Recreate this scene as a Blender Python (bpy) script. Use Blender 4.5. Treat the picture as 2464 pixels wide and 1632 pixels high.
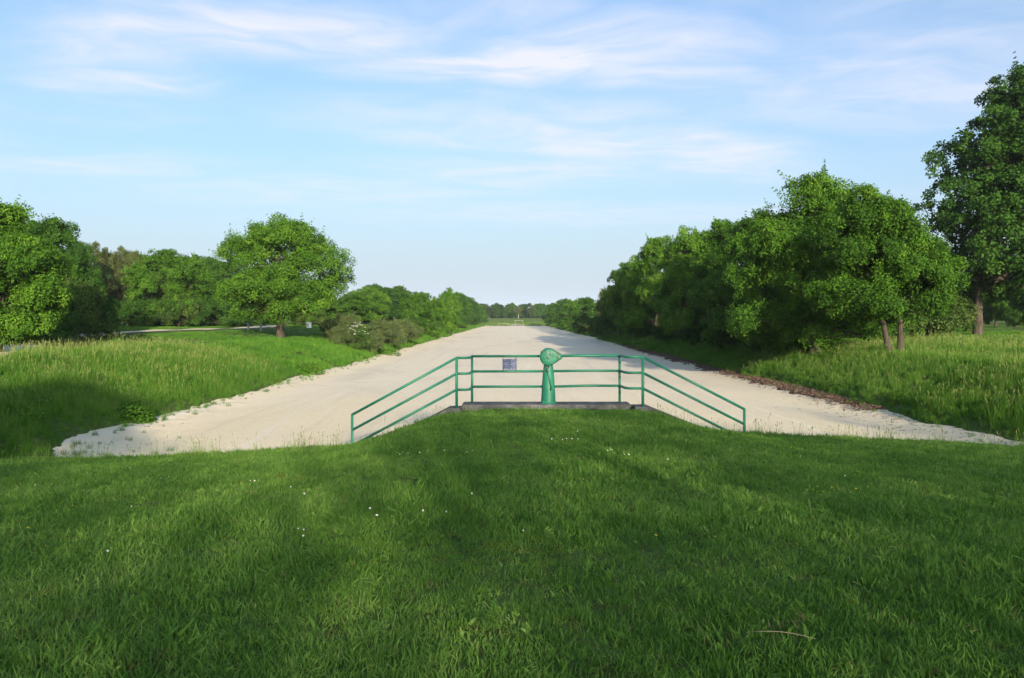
import bpy, math, random
import numpy as np
from mathutils import Vector

for o in list(bpy.data.objects):
    bpy.data.objects.remove(o)
SC = bpy.context.scene
COL = SC.collection
R = math.radians

# ------------------------------------------------------------------ camera
cam = bpy.data.cameras.new('camera')
cam.sensor_width = 36.0
cam.lens = 28.0
cam.shift_y = -51.0 / 2464.0
cam.shift_x = -0.0016
cam.clip_end = 9000
camo = bpy.data.objects.new('camera', cam)
COL.objects.link(camo)
camo.location = (0, 0, 0)                 # eye level is z = 0, the lawn under it is about 1.7 m lower
camo.rotation_euler = (R(90), 0, 0)
SC.camera = camo

# ------------------------------------------------------------------ light
SUN_EL, SUN_AZ = 13.5, 13.0                # elevation, degrees right of straight behind the camera
sun = bpy.data.lights.new('sun', 'SUN')
sun.energy = 3.1
sun.angle = R(0.55)
sun.color = (1.0, 0.85, 0.65)
suno = bpy.data.objects.new('sun', sun)
COL.objects.link(suno)
SD = Vector((math.sin(R(SUN_AZ)) * math.cos(R(SUN_EL)), -math.cos(R(SUN_AZ)) * math.cos(R(SUN_EL)), math.sin(R(SUN_EL))))
suno.rotation_euler = SD.to_track_quat('Z', 'Y').to_euler()
suno.location = (20, -60, 40)

world = bpy.data.worlds.new('World')
SC.world = world
world.use_nodes = True
WT = world.node_tree


class NG:
    """tiny helper for building math in a node tree"""
    def __init__(s, t):
        s.t = t

    def node(s, typ, **kw):
        n = s.t.nodes.new(typ)
        for k, v in kw.items():
            setattr(n, k, v)
        return n

    def put(s, sock, v):
        if hasattr(v, 'is_output'):
            s.t.links.new(v, sock)
        else:
            sock.default_value = v

    def m(s, op, a, b=None, c=None, clamp=False):
        n = s.node('ShaderNodeMath', operation=op, use_clamp=clamp)
        s.put(n.inputs[0], a)
        if b is not None:
            s.put(n.inputs[1], b)
        if c is not None:
            s.put(n.inputs[2], c)
        return n.outputs[0]

    def vm(s, op, a, b=None):
        n = s.node('ShaderNodeVectorMath', operation=op)
        s.put(n.inputs[0], a)
        if b is not None:
            s.put(n.inputs[1], b)
        return n.outputs[0]

    def noise(s, vec, scale, detail=4, rough=0.55, dist=0.0, out='Fac'):
        n = s.node('ShaderNodeTexNoise')
        if vec is not None:
            s.put(n.inputs['Vector'], vec)
        n.inputs['Scale'].default_value = scale
        n.inputs['Detail'].default_value = detail
        n.inputs['Roughness'].default_value = rough
        n.inputs['Distortion'].default_value = dist
        return n.outputs[out]

    def ramp(s, fac, stops):
        n = s.node('ShaderNodeValToRGB')
        s.put(n.inputs[0], fac)
        e = n.color_ramp.elements
        while len(e) < len(stops):
            e.new(0.5)
        for i, (p, c) in enumerate(stops):
            e[i].position = p
            e[i].color = (*c, 1) if len(c) == 3 else c
        return n.outputs[0]

    def mix(s, fac, a, b, blend='MIX'):
        n = s.node('ShaderNodeMix', data_type='RGBA', blend_type=blend)
        s.put(n.inputs[0], fac)
        for i, v in ((6, a), (7, b)):
            if isinstance(v, tuple) and len(v) == 3:
                v = (*v, 1)
            s.put(n.inputs[i], v)
        return n.outputs[2]

    def maprange(s, v, a, b, c=0.0, d=1.0, smooth=True):
        n = s.node('ShaderNodeMapRange', interpolation_type='SMOOTHSTEP' if smooth else 'LINEAR')
        s.put(n.inputs[0], v)
        for i, x in zip((1, 2, 3, 4), (a, b, c, d)):
            n.inputs[i].default_value = x
        return n.outputs[0]

    def comb(s, x, y, z):
        n = s.node('ShaderNodeCombineXYZ')
        for i, v in enumerate((x, y, z)):
            s.put(n.inputs[i], v)
        return n.outputs[0]

    def sep(s, v):
        n = s.node('ShaderNodeSeparateXYZ')
        s.put(n.inputs[0], v)
        return n.outputs


def build_sky():
    g = NG(WT)
    WT.nodes.clear()
    out = g.node('ShaderNodeOutputWorld')
    bg = g.node('ShaderNodeBackground')
    sky = g.node('ShaderNodeTexSky', sky_type='NISHITA')
    sky.sun_disc = False
    sky.sun_elevation = R(SUN_EL)
    sky.sun_rotation = R(180 - SUN_AZ)
    sky.altitude = 50
    sky.air_density = 1.0
    sky.dust_density = 4.4
    sky.ozone_density = 2.0
    d = g.sep(g.node('ShaderNodeTexCoord').outputs['Generated'])
    zc = g.m('MAXIMUM', d[2], 0.02)
    u = g.m('DIVIDE', d[0], g.m('ADD', zc, 0.02))
    v = g.m('DIVIDE', d[1], g.m('ADD', zc, 0.02))
    P = g.comb(u, v, 0.0)
    # thin veil of cirrus over the whole sky: two wind-drawn noises on the cloud plane
    w1 = g.noise(P, 0.9, 3, 0.5, out='Color')
    Pw = g.vm('ADD', P, g.vm('MULTIPLY', g.vm('SUBTRACT', w1, (0.5, 0.5, 0.5)), (0.9, 0.9, 0)))
    veil = g.noise(g.vm('MULTIPLY', Pw, (0.40, 0.75, 1)), 1.0, 6, 0.55)
    veil = g.m('MULTIPLY', g.maprange(veil, 0.40, 0.78), 0.42)
    fib = g.noise(g.vm('MULTIPLY', Pw, (1.3, 2.2, 1)), 1.5, 7, 0.60, 0.4)
    fibm = g.maprange(fib, 0.28, 0.76)
    veil = g.m('MULTIPLY', veil, g.m('MULTIPLY', g.m('ADD', g.m('MULTIPLY', fibm, 0.8), 0.35), g.maprange(zc, 0.05, 0.22)))
    # single clouds that stand over the far end of the bed: centre, half axes, turn, strength on the cloud plane
    uw, vw, _ = g.sep(Pw)
    tot = veil
    for cu, cv, a, b, rot, st in ((0.10, 2.92, 0.66, 0.36, -8, 1.25), (0.60, 3.14, 0.55, 0.20, 8, 0.85), (-0.75, 2.60, 0.75, 0.30, -11, 0.95), (-1.30, 2.80, 0.50, 0.24, -10, 0.75), (-0.25, 2.45, 0.40, 0.20, -10, 0.7),
                                  (-1.53, 3.18, 0.40, 0.20, -4, 0.85), (0.75, 4.25, 1.25, 0.50, 38, 0.90),
                                  (1.55, 3.2, 0.9, 0.65, 6, 0.65), (-0.15, 3.9, 0.95, 0.42, 10, 0.55), (0.9, 2.3, 0.8, 0.30, 10, 0.40),
                                  (0.1, 4.9, 1.0, 0.6, 0, 0.60), (-2.6, 4.7, 0.9, 0.35, 0, 0.50), (-1.2, 5.6, 1.4, 0.6, 0, 0.45), (0.6, 6.6, 2.0, 0.7, 0, 0.40)):
        ca, sa = math.cos(R(rot)), math.sin(R(rot))
        du, dv = g.m('SUBTRACT', uw, cu), g.m('SUBTRACT', vw, cv)
        p = g.m('DIVIDE', g.m('ADD', g.m('MULTIPLY', du, ca), g.m('MULTIPLY', dv, sa)), a)
        q = g.m('DIVIDE', g.m('SUBTRACT', g.m('MULTIPLY', dv, ca), g.m('MULTIPLY', du, sa)), b)
        r2 = g.m('ADD', g.m('MULTIPLY', p, p), g.m('MULTIPLY', q, q))
        k = g.m('EXPONENT', g.m('MULTIPLY', g.m('POWER', r2, 1.4), -0.9))
        k = g.m('MULTIPLY', g.m('MULTIPLY', k, st), g.m('ADD', g.m('MULTIPLY', fibm, 0.75), 0.3))
        tot = g.m('MAXIMUM', tot, k)
    # haze towards the horizon, all the way round
    hz = g.m('MULTIPLY', g.m('EXPONENT', g.m('MULTIPLY', zc, -6.0)), 0.95)
    base = g.mix(1.0, sky.outputs[0], (0.74, 0.95, 1.10), 'MULTIPLY')
    base = g.mix(hz, base, SKY_HAZE, 'LIGHTEN')
    colr = g.mix(g.m('MINIMUM', tot, 0.9), base, SKY_CLOUD, 'LIGHTEN')
    g.put(bg.inputs[0], colr)
    bg.inputs[1].default_value = SKY_STR
    WT.links.new(bg.outputs[0], out.inputs[0])


SKY_STR = 0.094
SKY_HAZE = (3.05, 3.5, 4.05)
SKY_CLOUD = (3.5, 3.5, 3.95)
build_sky()

SC.view_settings.view_transform = 'Standard'
SC.view_settings.look = 'None'
SC.view_settings.exposure = 1.5
SC.view_settings.gamma = 1.0
SC.view_settings.use_curve_mapping = False
SC.cycles.max_bounces = 6
SC.cycles.diffuse_bounces = 3
SC.cycles.glossy_bounces = 2
SC.cycles.transmission_bounces = 4
SC.cycles.transparent_max_bounces = 4
SC.cycles.caustics_reflective = False
SC.cycles.caustics_refractive = False
SC.cycles.use_denoising = True

# ------------------------------------------------------------------ helpers
F = 1916.0                                # focal length in photograph pixels, used only to turn sizes seen at a known distance into metres


def X(px, d):
    return (px - 1236.0) / F * d


def Z(py, d):
    return (765.0 - py) / F * d


def smooth(t):
    t = np.clip(t, 0, 1)
    return t * t * (3 - 2 * t)


def vnoise(x, y, seed=0):
    """cheap smooth 2-d value noise, -1..1"""
    x = np.asarray(x, float)
    y = np.asarray(y, float)
    xi, yi = np.floor(x), np.floor(y)
    fx, fy = x - xi, y - yi
    fx, fy = fx * fx * (3 - 2 * fx), fy * fy * (3 - 2 * fy)

    def h(a, b):
        s = np.sin(a * 127.1 + b * 311.7 + seed * 74.7) * 43758.5453
        return (s - np.floor(s)) * 2 - 1
    return (h(xi, yi) * (1 - fx) + h(xi + 1, yi) * fx) * (1 - fy) + (h(xi, yi + 1) * (1 - fx) + h(xi + 1, yi + 1) * fx) * fy


def mesh_np(name, V, quads=None, tris=None, mats=(), smooth_sh=False, tint=None, mat_idx=None):
    me = bpy.data.meshes.new(name)
    V = np.asarray(V, np.float32)
    nq = 0 if quads is None else len(quads)
    nt = 0 if tris is None else len(tris)
    me.vertices.add(len(V))
    me.vertices.foreach_set('co', V.ravel())
    if nq + nt:
        loops = np.concatenate(([np.asarray(quads, np.int32).ravel()] if nq else []) + ([np.asarray(tris, np.int32).ravel()] if nt else []))
        starts = np.concatenate((np.arange(nq) * 4, nq * 4 + np.arange(nt) * 3)).astype(np.int32)
        me.loops.add(len(loops))
        me.loops.foreach_set('vertex_index', loops)
        me.polygons.add(nq + nt)
        me.polygons.foreach_set('loop_start', starts)
        if mat_idx is not None:
            me.polygons.foreach_set('material_index', np.asarray(mat_idx, np.int32))
        me.polygons.foreach_set('use_smooth', np.full(nq + nt, smooth_sh, bool))
    for m in mats:
        me.materials.append(m)
    if tint is not None:
        a = me.attributes.new('tint', 'FLOAT', 'POINT')
        a.data.foreach_set('value', np.asarray(tint, np.float32))
    me.update(calc_edges=True)
    return me


def obj(name, me, parent=None, label=None, cat=None, group=None, kind=None, loc=None):
    o = bpy.data.objects.new(name, me)
    COL.objects.link(o)
    if parent is not None:
        o.parent = parent
    if loc is not None:
        o.location = loc
    if label:
        o['label'] = label
    if cat:
        o['category'] = cat
    if group:
        o['group'] = group
    if kind:
        o['kind'] = kind
    return o


class MB:
    """collects simple solids into one mesh"""
    def __init__(s):
        s.V, s.Q, s.T, s.n = [], [], [], 0

    def add(s, V, Q=(), T=()):
        V = np.asarray(V, float).reshape(-1, 3)
        s.V.append(V)
        if len(Q):
            s.Q.append(np.asarray(Q, int) + s.n)
        if len(T):
            s.T.append(np.asarray(T, int) + s.n)
        s.n += len(V)

    def tube(s, pts, rad, n=8, cap=True):
        pts = [np.asarray(p, float) for p in pts]
        rad = [rad] * len(pts) if np.isscalar(rad) else list(rad)
        k = len(pts)
        ref = None
        rings = []
        for i in range(k):
            t = pts[min(i + 1, k - 1)] - pts[max(i - 1, 0)]
            t = t / (np.linalg.norm(t) + 1e-9)
            if ref is None:
                ref = np.array((1.0, 0, 0)) if abs(t[0]) < 0.8 else np.array((0, 1.0, 0))
            a = np.cross(t, ref)
            a /= np.linalg.norm(a) + 1e-9
            b = np.cross(t, a)
            ref = np.cross(a, t)
            # mitre: stretch the ring at a bend
            an = np.arange(n) / n * 2 * math.pi
            rings.append(pts[i] + rad[i] * (np.cos(an)[:, None] * a + np.sin(an)[:, None] * b))
        V = np.concatenate(rings)
        j = np.arange(n)
        Q = np.concatenate([np.stack((i * n + j, i * n + (j + 1) % n, (i + 1) * n + (j + 1) % n, (i + 1) * n + j), 1) for i in range(k - 1)])
        T = []
        if cap:
            V = np.concatenate((V, [pts[0], pts[-1]]))
            c0, c1 = k * n, k * n + 1
            T = [(c0, (q + 1) % n, q) for q in range(n)] + [(c1, (k - 1) * n + q, (k - 1) * n + (q + 1) % n) for q in range(n)]
        s.add(V, Q, T)

    def box(s, x0, x1, y0, y1, z0, z1):
        s.add([(x, y, z) for z in (z0, z1) for y in (y0, y1) for x in (x0, x1)],
              [(0, 2, 3, 1), (4, 5, 7, 6), (0, 1, 5, 4), (2, 6, 7, 3), (0, 4, 6, 2), (1, 3, 7, 5)])

    def prism(s, poly_xz, y0, y1):
        """outline in x, z pushed along y"""
        n = len(poly_xz)
        V = [(p[0], y0, p[1]) for p in poly_xz] + [(p[0], y1, p[1]) for p in poly_xz]
        Q = [(i, (i + 1) % n, n + (i + 1) % n, n + i) for i in range(n)]
        c = np.mean(poly_xz, 0)
        V += [(c[0], y0, c[1]), (c[0], y1, c[1])]
        T = [(2 * n, (i + 1) % n, i) for i in range(n)] + [(2 * n + 1, n + i, n + (i + 1) % n) for i in range(n)]
        s.add(V, Q, T)

    def lathe(s, prof, cx, cy, n=20):
        """profile of (radius, z) round a vertical axis"""
        k = len(prof)
        an = np.arange(n) / n * 2 * math.pi
        V = np.concatenate([np.stack((cx + r * np.cos(an), cy + r * np.sin(an), np.full(n, z)), 1) for r, z in prof])
        j = np.arange(n)
        Q = np.concatenate([np.stack((i * n + j, i * n + (j + 1) % n, (i + 1) * n + (j + 1) % n, (i + 1) * n + j), 1) for i in range(k - 1)])
        s.add(V, Q)

    def mesh(s, name, mat, smooth_sh=False):
        return mesh_np(name, np.concatenate(s.V), np.concatenate(s.Q) if s.Q else None, np.concatenate(s.T) if s.T else None, [mat], smooth_sh)


# ------------------------------------------------------------------ materials
def new_mat(name):
    m = bpy.data.materials.new(name)
    m.use_nodes = True
    m.node_tree.nodes.clear()
    g = NG(m.node_tree)
    return m, g, g.node('ShaderNodeOutputMaterial')


def leaf_mat(name, dark, mid, light, rough=0.55, transl=0.24, world_scale=0.0, spec=0.10):
    m, g, out = new_mat(name)
    at = g.node('ShaderNodeAttribute', attribute_name='tint').outputs['Fac']
    oi = g.node('ShaderNodeObjectInfo').outputs['Random']
    f = g.m('ADD', at, g.m('MULTIPLY', g.m('SUBTRACT', oi, 0.5), 0.30))
    if world_scale:
        pos = g.node('ShaderNodeNewGeometry').outputs['Position']
        nz = g.noise(pos, world_scale, 3, 0.6)
        f = g.m('ADD', f, g.m('MULTIPLY', g.m('SUBTRACT', nz, 0.5), 1.5))
    c = g.ramp(f, [(0.0, dark), (0.5, mid), (1.0, light)])
    p = g.node('ShaderNodeBsdfPrincipled')
    g.put(p.inputs['Base Color'], c)
    p.inputs['Roughness'].default_value = rough
    p.inputs['Specular IOR Level'].default_value = spec
    t = g.node('ShaderNodeBsdfTranslucent')
    g.put(t.inputs[0], g.mix(1.0, c, (1.25, 1.2, 0.55), 'MULTIPLY'))
    mx = g.node('ShaderNodeMixShader')
    mx.inputs[0].default_value = transl
    g.t.links.new(p.outputs[0], mx.inputs[1])
    g.t.links.new(t.outputs[0], mx.inputs[2])
    g.t.links.new(mx.outputs[0], out.inputs[0])
    return m


def solid_mat(name, colfn, rough=0.8, spec=0.3, metallic=0.0, bump=None):
    """colfn(g, pos) -> colour socket or tuple; bump(g, pos) -> (height, strength, distance)"""
    m, g, out = new_mat(name)
    pos = g.node('ShaderNodeNewGeometry').outputs['Position']
    p = g.node('ShaderNodeBsdfPrincipled')
    c = colfn(g, pos)
    if isinstance(c, tuple):
        c = (*c, 1) if len(c) == 3 else c
    g.put(p.inputs['Base Color'], c)
    p.inputs['Roughness'].default_value = rough
    p.inputs['Specular IOR Level'].default_value = spec
    p.inputs['Metallic'].default_value = metallic
    if bump:
        h, st, di = bump(g, pos)
        b = g.node('ShaderNodeBump')
        b.inputs['Strength'].default_value = st
        b.inputs['Distance'].default_value = di
        g.put(b.inputs['Height'], h)
        g.t.links.new(b.outputs[0], p.inputs['Normal'])
    g.t.links.new(p.outputs[0], out.inputs[0])
    return m


M_OAK = leaf_mat('oak_leaves', (0.024, 0.066, 0.007), (0.060, 0.148, 0.012), (0.128, 0.238, 0.022))
M_OAKD = leaf_mat('dark_oak_leaves', (0.018, 0.052, 0.008), (0.040, 0.104, 0.013), (0.082, 0.165, 0.020))
M_BIRCH = leaf_mat('birch_leaves', (0.055, 0.078, 0.026), (0.095, 0.118, 0.038), (0.135, 0.158, 0.050))
M_BROOM = leaf_mat('broom_leaves', (0.045, 0.070, 0.025), (0.075, 0.105, 0.035), (0.110, 0.140, 0.045), transl=0.15)
M_HAW = leaf_mat('hawthorn_leaves', (0.026, 0.060, 0.012), (0.056, 0.105, 0.018), (0.115, 0.145, 0.038))
M_PINE = leaf_mat('pine_needles', (0.022, 0.045, 0.022), (0.036, 0.064, 0.030), (0.055, 0.085, 0.036), transl=0.1)
M_LAWN = leaf_mat('lawn_blades', (0.056, 0.138, 0.022), (0.118, 0.242, 0.040), (0.205, 0.315, 0.075), world_scale=0.8, transl=0.34)
M_TALL = leaf_mat('meadow_blades', (0.034, 0.110, 0.011), (0.067, 0.170, 0.016), (0.120, 0.215, 0.030), world_scale=0.30)
M_SEED = solid_mat('seed_heads', lambda g, p: (0.14, 0.165, 0.05), 0.9, 0.1)
M_WHITEFL = solid_mat('white_petals', lambda g, p: (0.60, 0.60, 0.55), 0.7, 0.2)
M_YELFL = solid_mat('yellow_petals', lambda g, p: (0.75, 0.55, 0.02), 0.6, 0.3)
M_STEM = solid_mat('flower_stems', lambda g, p: (0.06, 0.14, 0.02), 0.7, 0.2)


def bark_col(g, pos):
    n = g.noise(g.vm('MULTIPLY', pos, (9, 9, 1.6)), 1.0, 6, 0.65)
    return g.ramp(n, [(0.3, (0.024, 0.019, 0.015)), (0.55, (0.066, 0.053, 0.041)), (0.75, (0.125, 0.104, 0.082))])


M_BARK = solid_mat('oak_bark', bark_col, 0.9, 0.2, bump=lambda g, p: (g.noise(g.vm('MULTIPLY', p, (14, 14, 2.2)), 1.0, 6, 0.65), 0.9, 0.05))


def birch_col(g, pos):
    n = g.noise(g.vm('MULTIPLY', pos, (2, 2, 9)), 1.0, 5, 0.7)
    return g.ramp(n, [(0.35, (0.05, 0.045, 0.04)), (0.47, (0.48, 0.45, 0.41)), (0.8, (0.60, 0.57, 0.53))])


M_BBARK = solid_mat('birch_bark', birch_col, 0.8, 0.2)


def soil_col(g, pos):
    a = g.noise(pos, 0.35, 4, 0.6)
    b = g.noise(pos, 5.0, 6, 0.65)
    c = g.ramp(b, [(0.25, (0.030, 0.040, 0.012)), (0.5, (0.060, 0.100, 0.018)), (0.75, (0.110, 0.150, 0.035))])
    far = g.ramp(a, [(0.3, (0.070, 0.125, 0.016)), (0.7, (0.130, 0.185, 0.032))])
    y = g.sep(pos)[1]
    return g.mix(g.maprange(y, 60, 140), c, far)


M_GROUND = solid_mat('grassy_soil', soil_col, 0.95, 0.1, bump=lambda g, p: (g.noise(p, 6.0, 6, 0.7), 0.8, 0.06))


def sand_col(g, pos):
    x, y, z = g.sep(pos)
    wob = g.noise(g.vm('MULTIPLY', pos, (0.30, 0.045, 0)), 1.0, 4, 0.55)
    track = g.noise(g.vm('MULTIPLY', g.vm('ADD', pos, g.comb(g.m('MULTIPLY', wob, 3.0), 0, 0)), (1.6, 0.020, 0)), 1.0, 5, 0.6)
    fine = g.noise(g.vm('MULTIPLY', pos, (3, 1.4, 0)), 2.0, 8, 0.7)
    pale = g.ramp(fine, [(0.25, (0.615, 0.525, 0.40)), (0.75, (0.745, 0.65, 0.515))])
    warm = g.ramp(fine, [(0.25, (0.64, 0.51, 0.32)), (0.75, (0.76, 0.64, 0.43))])
    nearw = g.m('ADD', g.maprange(y, 55, 22), g.m('MULTIPLY', g.m('SUBTRACT', wob, 0.5), 1.6), clamp=True)
    edge = g.maprange(g.m('ABSOLUTE', g.m('SUBTRACT', x, 0.9)), 11.0, 14.2)
    c = g.mix(g.m('MULTIPLY', g.m('MAXIMUM', nearw, g.m('MULTIPLY', edge, 0.7)), 0.8), pale, warm)
    # wheel tracks and damp streaks along the bed
    c = g.mix(g.m('MULTIPLY', g.maprange(track, 0.53, 0.68), 0.20), c, (0.42, 0.385, 0.345))
    c = g.mix(g.m('MULTIPLY', g.maprange(track, 0.44, 0.30), 0.40), c, (0.72, 0.685, 0.63))
    streak = g.noise(g.vm('MULTIPLY', pos, (0.28, 1.1, 0)), 1.0, 6, 0.7, 0.5)
    patch = g.noise(g.vm('MULTIPLY', pos, (0.10, 0.05, 0)), 1.0, 2, 0.5)
    c = g.mix(g.m('MULTIPLY', g.m('MULTIPLY', g.maprange(streak, 0.58, 0.68), g.maprange(patch, 0.50, 0.62)), 0.45), c, (0.30, 0.265, 0.22))
    tone = g.noise(g.vm('MULTIPLY', pos, (0.16, 0.06, 0)), 1.0, 4, 0.6, 0.6)
    c = g.mix(g.m('MULTIPLY', g.maprange(tone, 0.50, 0.70), 0.5), c, (0.52, 0.445, 0.345))
    pl = g.noise(pos, 9.0, 3, 0.5)
    c = g.mix(g.m('MULTIPLY', g.maprange(pl, 0.70, 0.76), 0.5), c, (0.22, 0.19, 0.15))
    return c


M_SAND = solid_mat('dry_sand', sand_col, 0.95, 0.1, bump=lambda g, p: (g.noise(g.vm('MULTIPLY', p, (2.0, 0.8, 1)), 2.5, 8, 0.65), 0.32, 0.05))
M_PATH = solid_mat('gravel_path', lambda g, p: g.ramp(g.noise(p, 1.2, 5, 0.6), [(0.3, (0.54, 0.46, 0.31)), (0.7, (0.66, 0.57, 0.40))]), 0.95, 0.1)


def conc_col(g, pos):
    n = g.noise(pos, 3.0, 8, 0.7)
    c = g.ramp(n, [(0.3, (0.045, 0.044, 0.043)), (0.5, (0.095, 0.094, 0.094)), (0.7, (0.19, 0.187, 0.185))])
    lich = g.noise(pos, 16.0, 4, 0.6)
    c = g.mix(g.m('MULTIPLY', g.maprange(lich, 0.62, 0.72), 0.7), c, (0.34, 0.34, 0.335))
    moss = g.noise(pos, 4.5, 5, 0.6)
    return g.mix(g.m('MULTIPLY', g.maprange(moss, 0.52, 0.66), 0.6), c, (0.055, 0.060, 0.030))


M_CONC = solid_mat('weathered_concrete', conc_col, 0.9, 0.2, bump=lambda g, p: (g.noise(p, 14.0, 8, 0.7), 0.7, 0.03))


def paint_col(g, pos):
    n = g.noise(pos, 2.2, 5, 0.6)
    c = g.ramp(n, [(0.3, (0.010, 0.115, 0.068)), (0.7, (0.020, 0.165, 0.099))])
    sp = g.noise(pos, 24.0, 3, 0.6)
    c = g.mix(g.m('MULTIPLY', g.maprange(sp, 0.68, 0.74), 0.7), c, (0.42, 0.52, 0.45))
    ru = g.noise(g.vm('ADD', pos, (7.0, 3.0, 1.0)), 13.0, 4, 0.6)
    return g.mix(g.maprange(ru, 0.71, 0.75), c, (0.09, 0.045, 0.025))


M_GREEN = solid_mat('green_paint', paint_col, 0.5, 0.35, bump=lambda g, p: (g.noise(p, 40.0, 3, 0.6), 0.15, 0.01))


def housing_col(g, pos):
    c = paint_col(g, pos)
    x, y, z = g.sep(pos)
    st = g.noise(g.vm('MULTIPLY', pos, (34, 10, 2.2)), 1.0, 4, 0.6)
    band = g.m('MULTIPLY', g.maprange(g.m('ABSOLUTE', g.m('SUBTRACT', x, 0.845)), 0.085, 0.03), g.maprange(z, -1.02, -0.80))
    return g.mix(g.m('MULTIPLY', band, g.maprange(st, 0.54, 0.62)), c, (0.60, 0.66, 0.61))


M_HOUS = solid_mat('green_paint_with_droppings', housing_col, 0.5, 0.35)
M_STEEL = solid_mat('dark_greasy_steel', lambda g, p: g.ramp(g.noise(p, 60, 3, 0.5), [(0.35, (0.018, 0.018, 0.017)), (0.7, (0.10, 0.095, 0.085))]), 0.45, 0.5, 0.6)
M_BOLT = solid_mat('worn_bolt_metal', lambda g, p: g.ramp(g.noise(p, 45, 3, 0.5), [(0.35, (0.04, 0.04, 0.02)), (0.65, (0.15, 0.17, 0.10))]), 0.5, 0.5, 0.4)
M_BLUE = solid_mat('blue_enamel', lambda g, p: g.ramp(g.noise(p, 18, 3, 0.5), [(0.3, (0.012, 0.026, 0.090)), (0.7, (0.024, 0.045, 0.135))]), 0.35, 0.5)
M_PRINT = solid_mat('white_print', lambda g, p: (0.32, 0.36, 0.44), 0.5, 0.3)
M_WIRE = solid_mat('black_wire', lambda g, p: (0.03, 0.03, 0.028), 0.6, 0.3)
M_GREY = solid_mat('grey_bollard_paint', lambda g, p: g.ramp(g.noise(p, 5, 4, 0.6), [(0.3, (0.20, 0.21, 0.22)), (0.7, (0.30, 0.31, 0.32))]), 0.6, 0.3)
M_WHITE = solid_mat('white_painted_metal', lambda g, p: g.ramp(g.noise(p, 2, 4, 0.6), [(0.3, (0.62, 0.61, 0.57)), (0.7, (0.78, 0.77, 0.74))]), 0.6, 0.3)
M_PALE = solid_mat('weathered_pale_paint', lambda g, p: (0.42, 0.40, 0.34), 0.7, 0.2)
M_MULCH = solid_mat('bark_mulch', lambda g, p: g.ramp(g.noise(p, 16, 5, 0.75), [(0.30, (0.035, 0.022, 0.016)), (0.5, (0.105, 0.066, 0.050)), (0.72, (0.21, 0.145, 0.11))]), 0.95, 0.1,
                    bump=lambda g, p: (g.noise(p, 22, 4, 0.7), 1.0, 0.08))
M_CHIP = leaf_mat('bark_chips', (0.040, 0.024, 0.017), (0.115, 0.072, 0.054), (0.24, 0.165, 0.125), transl=0.0)
M_TWIG = leaf_mat('dry_twigs', (0.025, 0.020, 0.016), (0.060, 0.048, 0.038), (0.11, 0.09, 0.07), transl=0.0)
M_DEAD = leaf_mat('withered_blades', (0.06, 0.07, 0.025), (0.12, 0.12, 0.045), (0.22, 0.19, 0.09))
M_STRAW = solid_mat('dry_straw', lambda g, p: (0.30, 0.24, 0.16), 0.8, 0.2)

# ------------------------------------------------------------------ terrain
BED_Z = -4.0
LX = [-15.0, -9.5, -6.0, -3.85, -2.6, -1.50, -0.9, 2.55, 3.15, 4.1, 5.4, 7.2, 11.6, 17.0]
LZ = [-3.35, -3.27, -3.15, -3.02, -2.62, -2.17, -2.13, -2.13, -2.17, -2.53, -2.68, -2.83, -2.97, -3.02]


def lawn_z(x, y):
    t = np.clip((y - 2.5) / 15.5, 0, 1.0)
    prof = (np.interp(x - 0.25, LX, LZ) + np.interp(x + 0.25, LX, LZ)) / 2
    z = -1.68 + (prof + 1.68) * t ** 1.25
    return z + vnoise(x * 0.9, y * 0.9, 3) * 0.030 + vnoise(x * 0.3, y * 0.3, 4) * 0.04


BLX = [-60, -40, -25, -20.5, -17.2, -14.6, -13.55, -13.0, -12.0]
BLZ = [-1.75, -1.85, -1.92, -2.02, -2.62, -3.40, -3.85, -4.20, -4.35]
BRX = [13.6, 14.6, 15.2, 16.0, 18.2, 20.3, 24, 36, 60]
BRZ = [-4.35, -4.20, -3.85, -3.42, -2.62, -2.05, -1.92, -1.62, -1.30]


def bank_z(x, y):
    wob = vnoise(x * 0 + 3.3, y * 0.22, 7) * 0.45 + vnoise(x * 0 + 8.3, y * 0.75, 8) * 0.28 + vnoise(x * 0 + 1.3, y * 2.1, 9) * 0.10
    xl = x + wob - 1.6 * smooth((28.0 - y) / 9.0)
    xr = x + vnoise(x * 0 + 5.1, y * 0.25, 12) * 0.35 + vnoise(x * 0 + 5.1, y * 0.8, 13) * 0.18
    zl = np.interp(xl, BLX, BLZ)
    zr = np.interp(xr, BRX, BRZ)
    z = np.where(x < 0.9, zl, zr)
    return z + vnoise(x * 0.5, y * 0.5, 5) * 0.06 * (np.abs(x - 0.9) > 14)


def ground_z(x, y):
    x = np.asarray(x, float)
    y = np.asarray(y, float)
    b = bank_z(x, y)
    lw = lawn_z(x, np.minimum(y, 18.6))
    # the dam drops to the bed behind its crest; behind the concrete wall it is cut off sharply
    wall = (x > -4.0) & (x < 5.6)
    edge = np.where(wall, 18.42, 18.55 + vnoise(x * 0.6, x * 0, 21) * 0.25)
    run = np.where(wall, 0.25, 1.7)
    t = smooth((y - edge) / run)
    lw = lw * (1 - t) + (-4.35) * t
    z = np.maximum(b, lw)
    z = z + 0.70 * smooth((y - 50) / 38) * smooth((-21.5 - x) / 7) * (x < 0)
    # far end of the basin: grassy dam, then the meadow rising to the wood
    far = -4.3 + 2.35 * smooth((y - 388) / 14) + 1.6 * smooth((y - 405) / 75)
    z = np.where(y > 385, np.maximum(z, far), z)
    fb = smooth((y - 395) / 60)
    z = z * (1 - fb) + (-0.35) * fb
    return z


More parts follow.
